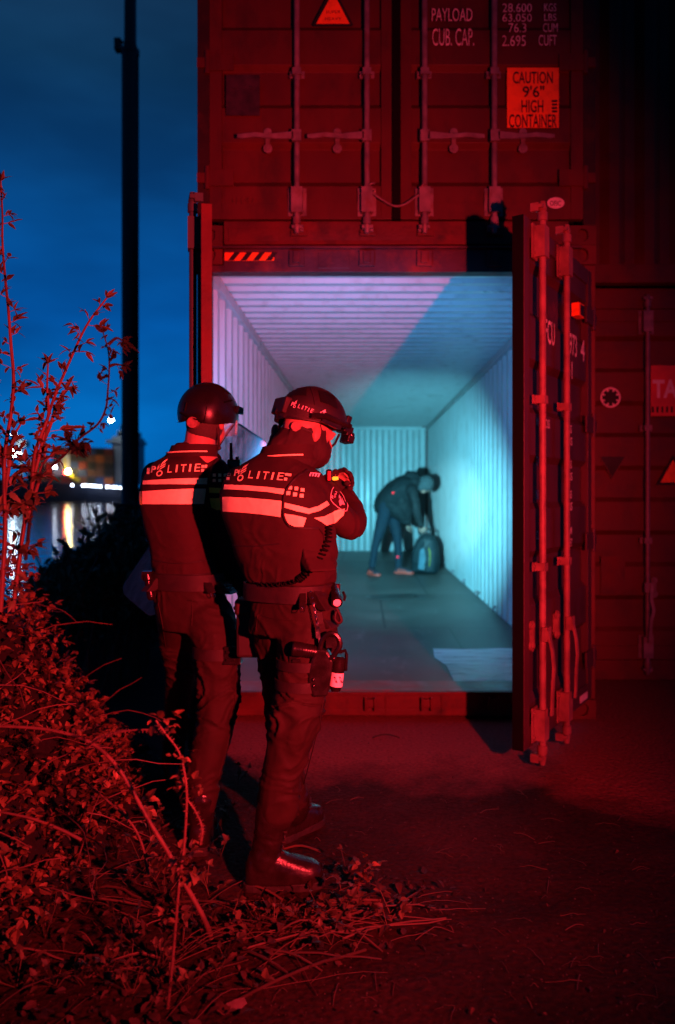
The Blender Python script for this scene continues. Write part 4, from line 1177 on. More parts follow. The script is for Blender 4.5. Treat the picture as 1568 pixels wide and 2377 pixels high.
    strip(mb, bj, [(662, 1167), (692, 1174), (717, 1181), (738, 1175), (758, 1163)], [(661, 1178), (690, 1187), (717, 1193), (742, 1186), (764, 1172)], 30)
    strip(mb, bj, [(660, 1192), (685, 1196), (711, 1202)], [(667, 1213), (684, 1222), (704, 1223)], 16)
    strip(mb, bj, [(728, 1202), (752, 1199), (778, 1186), (800, 1181)], [(746, 1212), (757, 1220), (780, 1213), (797, 1196)], 26)
    mb.build('reflective_stripe', M_tape, root, smooth=60)
    mb = MB()
    letters(mb, bj, 'P', (545, 1106), (554, 1106), 15, .2, .03)
    letters(mb, bj, 'LITIE', (577, 1111), (657, 1116), 17, .2, .03)
    emblem(mb, bj, 563, 1098, 42)
    for x, y in ((666, 1103), (664, 1113), (673, 1104), (534, 1103), (532, 1112)): patch(mb, bj, [(x - 3.5, y - 3.5), (x + 3.5, y - 3), (x + 3, y + 3.5), (x - 4, y + 3)])
    for x, y in ((674, 1133), (688, 1135), (702, 1138), (670, 1145), (685, 1148), (700, 1151)): patch(mb, bj, [(x - 4, y - 4), (x + 4.5, y - 3.5), (x + 4, y + 4.5), (x - 4.5, y + 4)])
    mb.build('lettering', M_tape, root)
    mb = MB()
    for k in range(4):
        x = 716 + k * 6.6; patch(mb, bj, [(x, 1106 + k * .6), (x + 3, 1107 + k * .6), (x + 7, 1099 + k * .6), (x + 3.5, 1098 + k * .6)])
    patch(mb, bj, [(722, 1098), (742, 1100), (742, 1102), (722, 1100)])
    mb.build('rank_braid', M_sil, root)
    mb = MB()
    pxtube(mb, bj, [(714, 1092), (690, 1108), (672, 1128), (661, 1150), (658, 1180), (662, 1204), (676, 1222), (704, 1225), (738, 1226)], .0042, .0035)
    pxtube(mb, bj, [(520, 1262), (580, 1268), (650, 1262)], .002, .001)
    pxtube(mb, bj, [(579, 1352), (640, 1352), (700, 1340), (742, 1300), (752, 1250), (742, 1228)], .003, .002)
    mb.build('vest_edge', M_nylon, root, smooth=60)
    mb = MB(); patch(mb, bj, [(774, 1128), (786, 1138), (797, 1152), (803, 1172), (801, 1184), (786, 1178), (768, 1158)], .004)
    pb = mb.build('shoulder_patch', M_black, root)
    mb = MB(); letters(mb, bj, 'P', (771, 1158), (774, 1153), 6, 0, .03, .006); letters(mb, bj, 'LITIE', (777, 1149), (788, 1134), 6, 0, .02, .006); emblem(mb, bj, 776, 1150, 12, .006)
    patch(mb, bj, [(784, 1152), (787, 1151), (796, 1172), (788, 1176), (784, 1166)], .006); patch(mb, bj, [(790, 1154), (792, 1154), (799, 1174), (796, 1174)], .006)
    pxtube(mb, bj, [(774, 1127), (788, 1138), (799, 1153), (805, 1173), (802, 1186), (786, 1180), (766, 1159), (774, 1127)], .0015, .005)
    mb.build('patch_print', M_pink, pb)
    # side pouch of the vest
    pouch(root, bj, 'side_pouch', M_cloth, 706, 1252, 766, 1336, .030, -.012, .014, True, True)
    # ---- belt and what hangs from it
    belt_band(root, lambda z: ringz(Vector((P(672, 1378, 2.9).x, 2.9, z)), .1545, .126, yaw, 40, 2.6), P(0, 1402, 2.76).z, P(0, 1362, 2.76).z, M_nylon)
    mb = MB()
    # the belt and trousers as one surface for placing pouches
    bb = BVHTree.FromPolygons(*(lambda r0, r1: (r0 + r1, [(i, (i + 1) % 40, 40 + (i + 1) % 40, 40 + i) for i in range(40)]))(ringz(Vector((P(672, 1378, 2.9).x, 2.9, .75)), .158, .13, yaw, 40, 2.6), ringz(Vector((P(672, 1378, 2.9).x, 2.9, 1.15)), .158, .13, yaw, 40, 2.6)))
    o, M = pouch(root, bb, 'belt_keeper', M_leather, 695, 1347, 711, 1421, .016, -.004, .004, False)
    mb = MB(M)
    for y in (-.045, .045): mb.ball((0, y, .017), (.006, .006, .004), 10, 6)
    mb.tube([(-.012, -.055, .01), (-.008, -.066, .01), (.008, -.066, .01), (.012, -.055, .01)], .002, 6)
    mb.build('snap', M_steel, o, smooth=60)
    o, M = pouch(root, bb, 'key_holder', M_leather, 713, 1357, 728, 1408, .020, -.004, .004, False)
    mb = MB(M); mb.ball((0, .022, .021), (.006, .006, .004), 10, 6); mb.ball((0, -.005, .021), (.006, .006, .004), 10, 6); mb.build('snap', M_steel, o, smooth=60)
    mb = MB(); c0 = M @ Vector((-.004, -.034, .022))
    ch = [c0 + Vector((.0010 * k, 0, -.0056 * k)) for k in range(13)]
    for k, p_ in enumerate(ch):
        a = k * math.pi / 2; d_ = Vector((math.cos(a), math.sin(a), 0)) * .0035
        mb.tube([p_ - d_ + Vector((0, 0, -.003)), p_ - d_ + Vector((0, 0, .003)), p_ + d_ + Vector((0, 0, .003)), p_ + d_ + Vector((0, 0, -.003)), p_ - d_ + Vector((0, 0, -.003))], .0014, 5)
    e_ = ch[-1]
    mb.box(e_.x - .004, e_.x + .004, e_.y - .002, e_.y + .002, e_.z - .05, e_.z); mb.box(e_.x + .004, e_.x + .010, e_.y - .002, e_.y + .002, e_.z - .07, e_.z - .01)
    mb.build('key_chain', M_steel, root, smooth=50)
    pouch(root, bb, 'belt_pouch', M_nylon, 729, 1361, 756, 1422, .030, -.004, .006)
    pouch(root, bb, 'magazine_pouch', M_nylon, 740, 1405, 768, 1462, .020, -.004, .006)
    # torch carried on the belt, lens to the camera
    a = P(783, 1399, 2.74); b = P(776, 1362, 2.86)
    mb = MB(); ax_ = (b - a).normalized(); pts = [a, a + ax_ * .008, a + ax_ * .03, a + ax_ * .034, b]
    mb.tube(pts, [.0195, .0200, .0200, .0155, .0155], 18); mb.box(b.x - .022, b.x + .022, b.y - .01, b.y + .03, b.z - .03, b.z + .012)
    mb.tube([P(797, 1374, 2.8), P(801, 1385, 2.79), P(799, 1394, 2.79)], .005, 6)
    t = mb.build('belt_torch', M_poly, root, smooth=40)
    mb = MB(); mb.tube([a - ax_ * .0006, a - ax_ * .001], .0135, 18); mb.build('lens', M_sil, t)
    mb = MB(); mb.tube([P(x, y, 2.77) for x, y in spline([(781, 1410), (788, 1425), (793, 1440), (786, 1446), (778, 1436), (781, 1418)], 5)], .006, 7); mb.build('lanyard', M_nylon, root, smooth=60)
    # ---- drop-leg holster
    Yh = 2.745
    mb = MB(); 
    q = [P(x, y, Yh) for x, y in ((672, 1522), (700, 1517), (718, 1528), (716, 1560), (722, 1612), (668, 1606), (669, 1565))]
    mb.prism([(p.x, p.z) for p in q], -.045, .008, Mface(Yh)); 
    hol = mb.build('holster', M_poly, root, bevel=.004)
    mb = MB(); q = [P(x, y, Yh) for x, y in ((735, 1500), (762, 1506), (775, 1530), (768, 1580), (762, 1612), (728, 1614), (718, 1590), (716, 1556), (724, 1528))]
    mb.prism([(p.x, p.z) for p in q], -.03, .032, Mface(Yh)); mb.build('holster_body', M_poly, hol, bevel=.008)
    mb = MB(); mb.tube([P(x, y, Yh - .03) for x, y in spline([(743, 1508), (750, 1484), (768, 1470), (785, 1478), (790, 1498), (780, 1516), (768, 1530)], 4)], .009, 8)
    mb.box(P(758, 0, Yh).x, P(788, 0, Yh).x, Yh - .03, Yh + .03, P(0, 1500, Yh).z, P(0, 1476, Yh).z)
    mb.ball(P(775, 1528, Yh - .034), .010, 10, 6); mb.build('holster_hood', M_poly, hol, smooth=40)
    mb = MB(); 
    for y in (1528, 1580, 1598): px_box(mb, 680, y, 700, y + 8, Yh - .018, Yh - .009, Yh)
    mb.ball(P(690, 1543, Yh - .01), .006, 8, 6); mb.ball(P(728, 1578, Yh - .034), .007, 8, 6); mb.ball(P(729, 1592, Yh - .034), .006, 8, 6)
    mb.build('buckle', M_poly, hol, bevel=.002)
    mb = MB(); a = P(678, 1505, Yh - .02); b = P(752, 1516, Yh - .01)
    mb.tube([a, a + (b - a) * .04, a + (b - a) * .32, a + (b - a) * .34, a + (b - a) * .6, b], [.021, .026, .026, .0235, .0225, .018], 16)
    for k in range(5): mb.tube([a + (b - a) * (.40 + .07 * k), a + (b - a) * (.425 + .07 * k)], .0245, 16)
    mb.build('pistol_grip', M_poly, hol, smooth=40)
    for y0_, y1_, Y_ in ((1535, 1557, 2.82), (1580, 1604, 2.81)):
        z0, z1 = P(0, y1_, 2.75).z, P(0, y0_, 2.75).z; cxp = 712 if y0_ < 1560 else 705
        belt_band(root, lambda z: ringz(Vector((P(cxp, 0, Y_).x, Y_, z)), .104 if y0_ < 1560 else .098, .104 if y0_ < 1560 else .098, 0, 32, 2.0), z0, z1, M_nylon, 'leg_strap', .004)
    mb = MB(); q0 = [on(bt, x, y, .004) or P(x, y, 2.76) for x, y in ((740, 1420), (744, 1445), (750, 1470), (752, 1500))]
    mb.tube(q0, .016, 4); mb.build('drop_strap', M_nylon, root, bevel=.002)
    # pepper spray
    c_ = P(784, 1560, 2.78)
    mb = MB(); mb.tube([c_ + Vector((-.006, 0, -.066)), c_ + Vector((-.006, 0, -.05)), c_ + Vector((.006, 0, .048)), c_ + Vector((.007, 0, .056))], [.016, .0225, .0225, .014], 18)
    sp = mb.build('pepper_spray', M_poly, root, smooth=40)
    mb = MB(); mb.tube([c_ + Vector((-.0060, 0, -.048)), c_ + Vector((.000, 0, -.000))], .0231, 20, cap=False); mb.build('spray_label', M_sil, sp, smooth=60)
    mb = MB(); lb = bvh_of(mb, [c_ + Vector((-.006, 0, -.06)), c_ + Vector((.006, 0, .05))], .0233)
    for k in range(2): patch(mb, lb, [(775 + k * 12, 1571), (779 + k * 12, 1571), (784 + k * 12, 1585), (780 + k * 12, 1585)], .001)
    patch(mb, lb, [(774, 1565), (796, 1566), (796, 1567), (774, 1566)], .001)
    mb.build('label_print', M_black, sp)
    mb = MB(); mb.tube([P(x, y, 2.775) for x, y in ((788, 1514), (802, 1510), (805, 1520), (803, 1556), (798, 1554))], .0065, 6); mb.build('spray_clip', M_poly, sp, smooth=50)
    # coiled lead of the radio, from the shoulder round to the back of the belt
    path = [on(bj, x, y, .012) or P(x, y, 2.74) for x, y in spline([(757, 1222), (756, 1250), (745, 1282), (728, 1308), (708, 1330), (694, 1344)], 10)]
    mb = MB(); helix(mb, path, .0105, 17, .0036); 
    p2 = [on(bb, x, y, .010) or P(x, y, 2.76) for x, y in spline([(694, 1346), (670, 1354), (640, 1357), (605, 1355)], 8)]
    helix(mb, p2, .006, 9, .003); mb.tube([path[-1], p2[0]], .0036, 6)
    mb.build('coiled_lead', M_rubber, root, smooth=70)
    # shoulder microphone
    a = P(757, 1118, 2.865); b = P(771, 1089, 2.865)
    mb = MB(); mb.box(a.x, b.x, 2.85, 2.885, a.z, b.z); mc = mb.build('shoulder_microphone', M_poly, root, bevel=.007)
    mb = MB(); mb.box(a.x + .007, b.x - .003, 2.846, 2.8495, a.z + .004, b.z - .008); mb.build('microphone_face', M_redp, mc, bevel=.0015)
    # gloves
    mb = MB()
    hand(mb, P(803, 1166, 3.12), P(791, 1118, 3.16) - P(803, 1164, 3.12), Vector((-.75, .55, .1)), .75, .0115, scale=1.0)
    mb.tube([P(808, 1178, 3.10), P(803, 1160, 3.12)], [.046, .038], 16)
    remesh(mb, 'glove', M_gaiter, root, .0035, 2, folds(8, .003, 60, 30, 5))
    mb = MB()
    hand(mb, P(764, 1158, 3.18), P(785, 1122, 3.2) - P(764, 1158, 3.18), Vector((.6, -.5, .1)), .8, .0115, thumb_side=-1, scale=1.0)
    remesh(mb, 'glove', M_gaiter, root, .0035, 2, folds(9, .003, 60, 30, 5))
    mb = MB()
    for k in range(4):
        x, y = ((806, 1122), (813, 1134), (817, 1147), (816, 1160))[k]; mb.ball(P(x, y, 3.105), (.013, .012, .011), 10, 7)
    mb.build('knuckle_guard', M_gaiter, root, smooth=90)
    # ---- helmet
    def rim(a):
        c_ = math.cos(a); return .022 * max(0, c_) - .034 * max(0, -c_) + .0 + .006 * math.cos(2 * a)
    h = helmet_shell(root, Mh, .116, .139, .142, rim, M_helm2, .012)
    bh = world_bvh(h)
    mb = MB(); 
    strip(mb, bh, [(657, 924), (690, 935), (733, 942)], [(645, 950), (670, 960), (724, 967)], 16, 4, .004); strip(mb, bh, [(648, 952), (680, 961), (712, 968)], [(643, 970), (672, 980), (706, 985)], 14, 3, .004)
    hp_ = mb.build('velcro_patch', M_nylon, h, smooth=60)
    mb = MB(); letters(mb, bh, 'P', (677, 943), (683, 945), 9, .1, .02, .006); letters(mb, bh, 'LITIE', (692, 948), (725, 960), 9, .1, .02, .006); emblem(mb, bh, 686, 940, 18, .006, .15)
    n = 18
    for k in range(n):
        a0, a1 = 2 * math.pi * k / n, 2 * math.pi * (k + 1) / n
        patch(mb, bh, [(736 + 6 * math.cos(a0), 966 + 6.5 * math.sin(a0)), (736 + 6 * math.cos(a1), 966 + 6.5 * math.sin(a1)), (736 + 3.6 * math.cos(a1), 966 + 4 * math.sin(a1)), (736 + 3.6 * math.cos(a0), 966 + 4 * math.sin(a0))], .006)
    patch(mb, bh, [(742, 958), (754, 952), (758, 965), (746, 971)], .006)
    mb.build('lettering', M_pink, h)
    mb = MB(); letters(mb, bh, '+', (745, 962), (750, 960), 5, 0, .02, .008); patch(mb, bh, [(750, 968), (755, 955), (756, 955.5), (751, 968.5)], .008); mb.build('badge_print', M_black, h)
    mb = MB(); strip(mb, bh, [(668, 906), (690, 903), (712, 902)], [(664, 920), (688, 919), (712, 920)], 14, 4, .004); mb.build('velcro_patch', M_helm, h, smooth=60)
    mb = MB(); strip(mb, bh, [(740, 908), (760, 912), (776, 922)], [(744, 934), (764, 940), (784, 950)], 14, 4, .004); mb.build('velcro_patch', M_helm, h, smooth=60)
    mb = MB(); pxtube(mb, bh, [(722, 900), (728, 920), (732, 942)], .0025, .002); pxtube(mb, bh, [(650, 940), (690, 962), (740, 975), (790, 978)], .003, .002); mb.build('cover_seam', M_nylon, h, smooth=60)
    mb = MB(Mh)                                        # rails, brow bracket, covers
    mb.box(-.03, .03, .128, .150, .02, .085); mb.box(-.022, .022, .148, .175, .012, .05); mb.box(-.03, .03, .155, .185, -.012, .018); mb.tube([(-.03, .172, .02), (.03, .172, .02)], .010, 10)
    mb.build('brow_mount', M_poly, h, bevel=.004)
    for s in (-1, 1):
        mb = MB(Mh); mb.tube([(s * .119, -.075, -.004), (s * .124, -.02, .014), (s * .120, .05, .016), (s * .09, .112, .028)], [.010, .013, .013, .010], 8); mb.box(s * .118 - .008, s * .118 + .008, -.03, .055, -.010, .020)
        mb.build('helmet_rail', M_poly, h, smooth=40)
    mb = MB(Mh); mb.tube([(-.055, -.108, .06), (-.02, -.134, .02), (.0, -.140, -.01)], .016, 8); mb.box(-.045, .045, -.150, -.120, -.012, .050); mb.build('battery_pack', M_nylon, h, bevel=.008)
    mb = MB(); c_ = P(687, 989, 2.86); mb.tube([c_ + Vector((.0, .012, 0)), c_ + Vector((.002, -.008, -.002))], [.019, .018], 16); mb.build('fit_dial', M_dial, h, smooth=50)
    mb = MB(); 
    mb.tube([P(700, 992, 2.86), P(722, 1002, 2.86), P(742, 1012, 2.90)], .0055, 6); mb.tube([P(739, 996, 2.9), P(742, 1030, 2.92), P(741, 1066, 2.96)], .006, 6); mb.tube([P(788, 1008, 3.02), P(778, 1030, 3.01), P(756, 1048, 2.99), P(745, 1066, 2.97)], .005, 6); mb.ball(P(743, 1068, 2.96), .011, 8, 6)
    mb.build('chin_strap', M_nylon, h, smooth=60)
    mb = MB(); mb.ball(P(640, 1004, 3.02), (.017, .026, .032), 14, 10); mb.ball(P(633, 1022, 3.02), (.012, .02, .024), 12, 8); mb.tube([P(652, 985, 2.97), P(645, 1000, 3.01)], .007, 6); mb.build('ear_cup', mat('brown_headset', (.10, .06, .05), .6), h, smooth=60)
    # dark pouch on the far thigh
    mb = MB(); px_box(mb, 548, 1400, 604, 1528, 3.0, 3.10); px_box(mb, 544, 1392, 608, 1430, 2.992, 3.105); mb.build('thigh_pouch', M_nylon, root, bevel=.012)
    return root

def bvh_of(mb, pts, r_):
    t = MB(); t.tube(pts, r_, 20); return BVHTree.FromPolygons(t.v, t.f)

def helix(mb, path, rad, turns, wire):
    n = turns * 10; pts = []
    path = [Vector(p) for p in path]
    for i in range(n + 1):
        t = i / n * (len(path) - 1); k = min(int(t), len(path) - 2); p = path[k].lerp(path[k + 1], t - k); d = (path[k + 1] - path[k]).normalized()
        u = d.cross(Vector((0, 1, 0))).normalized(); v = d.cross(u); a = 2 * math.pi * turns * i / n
        pts.append(p + (u * math.cos(a) + v * math.sin(a)) * rad)
    mb.tube(pts, wire, 6)

# the pistol and its weapon light, in the near officer's hands
def pistol():
    p0 = Vector((-.165, 3.24, 1.385)); fwd = (TORCH - p0); fwd.z = 0; fwd.normalize()
    s = Vector((fwd.y, -fwd.x, 0)); M = axes(p0, s, fwd, (0, 0, 1))
    root = empty('pistol', p0, 'black pistol with weapon light and orange indicator, held in near officer\'s gloved hands', 'pistol')
    mb = MB(M); mb.box(-.013, .013, -.09, .10, .0, .032); mb.build('slide', M_poly, root, bevel=.004)
    mb = MB(M); mb.box(-.012, .012, -.085, .09, -.022, -.001); mb.loft([[(a * .013, y + b * .026, z) for a, b in ((-1, -1), (1, -1), (1, 1), (-1, 1))] for y, z in ((-.055, -.023), (-.075, -.12))]); mb.build('frame', M_poly, root, bevel=.004)
    mb = MB(M); mb.tube([(0, .02, -.038), (0, .075, -.038)], .015, 14); mb.build('weapon_light', M_poly, root, smooth=40)
    mb = MB(); a = P(772, 1111, 3.09); b = P(786, 1110, 3.09); mb.tube([a, a.lerp(b, .3), b], [.005, .008, .006], 10); mb.build('indicator_lamp', M_glow, root, smooth=60)

# ================================================================== the far officer (left)
def officer_left():
    yaw = 22
    KD = .95
    P = lambda px, py, Y: PX(px, py, Y * KD)
    ringz = lambda c, a, d, *r: RINGZ(c, a * KD, d * KD, *r)
    limb = lambda mb, pts, *r: LIMB(mb, [(p, q * KD) for p, q in pts], *r)
    GP = lambda px, Y: (P(px, 0, Y).x, Y * KD, ground0 + .004)
    px_box = lambda mb, x0, y0, x1, y1, a, b, sc: PXBOX(mb, x0, y0, x1, y1, a * KD, b * KD, sc * KD)
    jr = [(1340, 432, .130, .108, 3.42), (1315, 431, .131, .112, 3.42), (1287, 427, .131, .116, 3.42), (1227, 417, .139, .126, 3.41), (1167, 408, .141, .132, 3.40),
          (1127, 410, .142, .130, 3.40), (1095, 416, .140, .118, 3.41), (1076, 424, .124, .105, 3.41), (1060, 438, .094, .090, 3.42), (1040, 447, .074, .078, 3.42), (1028, 450, .068, .072, 3.42)]
    Mh = frame(P(484, 962, 3.42), 24, -3, 4) @ Matrix.Diagonal((KD, KD, KD, 1))
    Mhead = Mh @ Matrix.Translation((0, .004, -.030))
    armr = [(P(498, 1100, 3.41), .072), (P(516, 1160, 3.42), .060), (P(522, 1230, 3.43), .063), (P(533, 1290, 3.46), .063), (P(549, 1345, 3.52), .052)]
    arml = [(P(362, 1104, 3.45), .064), (P(357, 1165, 3.50), .054), (P(362, 1230, 3.56), .050), (P(380, 1270, 3.64), .046), (P(402, 1280, 3.74), .038)]
    legr = [(P(484, 1430, 3.40), .112), (P(504, 1490, 3.36), .104), (P(508, 1565, 3.34), .087), (P(506, 1640, 3.32), .081), (P(494, 1715, 3.30), .077), (P(474, 1790, 3.28), .073), (P(471, 1840, 3.27), .064), (P(469, 1868, 3.265), .062)]
    legl = [(P(416, 1430, 3.46), .100), (P(413, 1490, 3.54), .080), (P(418, 1565, 3.64), .068), (P(413, 1620, 3.72), .064), (P(408, 1680, 3.82), .056), (P(405, 1730, 3.90), .054)]
    mb = MB(); head(mb, Mhead)
    limb(mb, [(P(466, 1066, 3.41), .074), (P(464, 1035, 3.40), .066), (P(468, 1000, 3.40), .064), (P(476, 970, 3.41), .066)])
    mb.loft([ringz(P(cx_, y, Y), a - .018, d - .018, yaw, 24) for y, cx_, a, d, Y in jr])
    mb.loft([ringz(P(446, 1450, 3.43), .138, .10, 15, 24), ringz(P(438, 1390, 3.43), .135, .10, 15, 24), ringz(P(434, 1330, 3.42), .118, .095, 15, 24)])
    for a in (armr, arml): limb(mb, [(p, r_ - .012) for p, r_ in a])
    for l in (legr, legl): limb(mb, [(p, r_ - .014) for p, r_ in l])
    hand(mb, P(557, 1345, 3.52), Vector((.03, .05, -.1)), Vector((-.8, .4, 0)), .45, .0088)
    hand(mb, P(403, 1281, 3.74), Vector((.05, .10, .02)), Vector((0, .1, 1)), .8, .0088, thumb_side=-1)
    root = remesh(mb, 'person', M_skin, None, .0065, 3)
    tag(root, 'officer on the left with bare neck and smooth black visor helmet, holding clear shield', 'person', 'police officers watching the container')
    mb = MB(); mb.loft([ringz(P(cx_, y, Y), a, d, yaw, 36, 2.7) for y, cx_, a, d, Y in jr])
    for a in (armr, arml): limb(mb, a)
    jacket = remesh(mb, 'jacket', M_cloth, root, .0068, 6, folds(11, .0075, 15, 6, 4, lambda c: .5 + 1.2 * max(0, (1.2 - c.z) / .25) if c.z < 1.2 else .5))
    bj = world_bvh(jacket)
    mb = MB()
    mb.loft([ringz(P(452, 1462, 3.42), .142, .105, 15, 28), ringz(P(444, 1420, 3.43), .150, .115, 15, 28), ringz(P(440, 1375, 3.43), .150, .115, 15, 28), ringz(P(436, 1335, 3.42), .138, .105, 15, 28)])
    for l in (legr, legl): limb(mb, l)
    def tw(c): return .4 + 1.0 * math.exp(-((c.z - .60) / .14) ** 2) + .9 * math.exp(-((c.z - .24) / .12) ** 2) + .3 * math.exp(-((c.z - 1.0) / .1) ** 2)
    tro = remesh(mb, 'trousers', M_trouser, root, .007, 5, folds(12, .0135, 25, 5, 6, tw)); bt = world_bvh(tro)
    mb = MB(); pxtube(mb, bt, [(446, 1392), (447, 1420), (446, 1452)], .0022, .001); pxtube(mb, bt, [(436, 1393), (470, 1398), (512, 1392)], .002, .001); pxtube(mb, bt, [(548, 1560), (545, 1640), (530, 1720), (508, 1800)], .0022, .001); pxtube(mb, bt, [(368, 1400), (378, 1450), (385, 1500)], .002, .001)
    mb.build('seam', M_trouser, tro, smooth=60)
    global ground0
    ground0 = ground_z(-.62, 3.1)
    boot(root, [(P(468, 1850, 3.26), .058), (P(467, 1885, 3.26), .055)], GP(461, 3.20), GP(480, 3.49), 12, 1.05)
    ground0 = ground_z(-.88, 3.75)
    boot(root, [(P(405, 1715, 3.90), .052), (P(404, 1745, 3.92), .05)], GP(400, 3.86), GP(404, 4.15), 10, 1.0)
    mb = MB(); rg = []
    for y, e_, a in ((1062, 0, .108), (1046, .0, .103), (1034, .0, .098), (1034, -.008, .090), (1056, -.012, .092)):
        rg.append(ringz(P(446 + (1062 - y) * .25, y, 3.415), a + e_, .090 + e_, 22, 32, 2.2, True, .02))
    mb.loft(rg, cap=False); mb.build('collar', M_cloth, root, smooth=60)
    mb = MB(); q = ringz(P(446, 1051, 3.415), .1075, .0935, 22, 32, 2.2, True, .02); mb.tube(q[17:31], .0030, 6); mb.build('reflective_piping', M_tape, root, smooth=60)
    mb = MB()
    strip(mb, bj, [(334, 1116), (400, 1112), (450, 1110), (483, 1109)], [(333, 1125), (400, 1124), (450, 1124), (481, 1124)])
    strip(mb, bj, [(332, 1140), (400, 1136), (450, 1134), (478, 1134)], [(332, 1170), (400, 1170), (450, 1170), (473, 1170)])
    mb.build('reflective_stripe', M_tape, root, smooth=60)
    mb = MB()
    strip(mb, bj, [(486, 1131), (505, 1132), (524, 1134)], [(486, 1143), (505, 1145), (522, 1146)], 12)
    mb.build('reflective_stripe', M_flu, root, smooth=60); mb = MB()
    strip(mb, bj, [(488, 1156), (505, 1156), (528, 1154)], [(492, 1178), (505, 1184), (526, 1184)], 12)
    mb.build('reflective_stripe', M_flu, root, smooth=60); mb = MB()
    strip(mb, bj, [(325, 1140), (330, 1140)], [(326, 1170), (331, 1172)], 3)
    if mb.f: mb.build('reflective_stripe', M_flu, root, smooth=60)
    mb = MB(); letters(mb, bj, 'P', (352, 1098), (362, 1098), 15, .2, .03); letters(mb, bj, 'LITIE', (390, 1098), (463, 1094), 17, .2, .03); emblem(mb, bj, 375, 1087, 42)
    for x, y in ((470, 1083), (469, 1092), (477, 1083), (347, 1091), (346, 1098)): patch(mb, bj, [(x - 3, y - 3.2), (x + 3.5, y - 3.2), (x + 3, y + 3.2), (x - 3.5, y + 3.2)])
    for x in (498, 510, 522):
        for y in (1103, 1115): patch(mb, bj, [(x - 3.5, y - 3.5), (x + 3.5, y - 3.5), (x + 3.5, y + 3.5), (x - 3.5, y + 3.5)])
    mb.build('lettering', M_tape, root)
    mb = MB(); pxtube(mb, bj, [(505, 1066), (494, 1085), (487, 1110), (482, 1150), (490, 1195), (502, 1230)], .004, .003); pxtube(mb, bj, [(352, 1330), (400, 1334), (450, 1334), (500, 1330)], .0028, .002); pxtube(mb, bj, [(356, 1300), (410, 1308), (490, 1300)], .002, .001); mb.build('vest_edge', M_nylon, root, smooth=60)
    mb = MB(); hand(mb, P(557, 1343, 3.52), Vector((.03, .05, -.1)), Vector((-.8, .4, 0)), .55, .0125, scale=1.12); limb(mb, [(P(551, 1318, 3.50), .052), (P(557, 1346, 3.52), .050)])
    remesh(mb, 'glove', M_gaiter, root, .004, 2)
    mb = MB(); hand(mb, P(403, 1281, 3.74), Vector((.05, .10, .02)), Vector((0, .1, 1)), .8, .0115, thumb_side=-1, scale=1.08)
    remesh(mb, 'glove', M_gaiter, root, .004, 2)
    # belt
    belt_band(root, lambda z: ringz(Vector((P(437, 1352, 3.42).x, 3.42 * KD, z)), .146, .116, 15, 40, 2.6), P(0, 1373, 3.3).z, P(0, 1336, 3.3).z, M_nylon)
    bb = BVHTree.FromPolygons(*(lambda r0, r1: (r0 + r1, [(i, (i + 1) % 40, 40 + (i + 1) % 40, 40 + i) for i in range(40)]))(ringz(Vector((P(437, 1352, 3.42).x, 3.42 * KD, .75)), .149, .119, 15, 40, 2.6), ringz(Vector((P(437, 1352, 3.42).x, 3.42 * KD, 1.15)), .149, .119, 15, 40, 2.6)))
    o, M = pouch(root, bb, 'belt_keeper', M_leather, 474, 1333, 490, 1382, .016, -.004, .004, False)
    mb = MB(M); mb.ball((0, .03, .017), (.006, .006, .004), 10, 6); mb.tube([(.012 * math.cos(k * .6), -.052 + .012 * math.sin(k * .6), .012) for k in range(11)], .0022, 6); mb.build('snap', M_steel, o, smooth=60)
    pouch(root, bb, 'belt_pouch', M_leather, 497, 1342, 526, 1382, .045, -.004, .010)
    pouch(root, bb, 'magazine_pouch', M_nylon, 352, 1336, 370, 1376, .035, -.004, .006)
    mb = MB(); a = P(342, 1333, 3.34); b = P(351, 1384, 3.34); mb.tube([a, a.lerp(b, .25), a.lerp(b, .3), b], [.020, .020, .014, .016], 12); mb.ball(b, .017, 10, 7); mb.box(a.x - .02, a.x + .02, a.y - .01, a.y + .03, a.z - .02, a.z + .012); mb.build('spray_canister', M_poly, root, smooth=40)
    # thigh pouch and its strap
    zc = P(0, 1520, 3.27).z
    belt_band(root, lambda z: ringz(Vector((P(507, 0, 3.355).x, 3.355 * KD, z)), .103, .103, 0, 32, 2.0), zc - .022, zc + .022, M_nylon, 'leg_strap', .004)
    mb = MB(); px_box(mb, 521, 1500, 560, 1540, 3.25, 3.31, 3.27); px_box(mb, 520, 1536, 562, 1541, 3.245, 3.312, 3.27); t = mb.build('thigh_pouch', M_poly, root, bevel=.006)
    mb = MB(); px_box(mb, 527, 1508, 548, 1514, 3.24, 3.249, 3.27); px_box(mb, 527, 1526, 548, 1532, 3.24, 3.249, 3.27); mb.ball(P(538, 1502, 3.248), .006, 8, 6); mb.build('buckle', M_poly, t, bevel=.002)
    # radio on the shoulder
    a = P(534, 1100, 3.47); 
    mb = MB(); px_box(mb, 528, 1066, 558, 1112, 3.46, 3.50, 3.47); rd_ = mb.build('radio', M_poly, root, bevel=.006)
    mb = MB(); mb.tube([P(537, 1068, 3.48), P(537, 1050, 3.48), P(536.5, 1028, 3.48)], [.0075, .0062, .0055], 10); mb.tube([P(551, 1068, 3.48), P(551, 1060, 3.48)], .007, 10); mb.build('antenna', M_rubber, rd_, smooth=50)
    mb = MB()
    for k in range(4):
        x = 521 + k * 4.6; patch(mb, bj, [(x, 1076), (x + 2.5, 1076), (x + 5, 1068), (x + 2.5, 1068)])
    if mb.v: mb.build('rank_braid', M_gold, root)
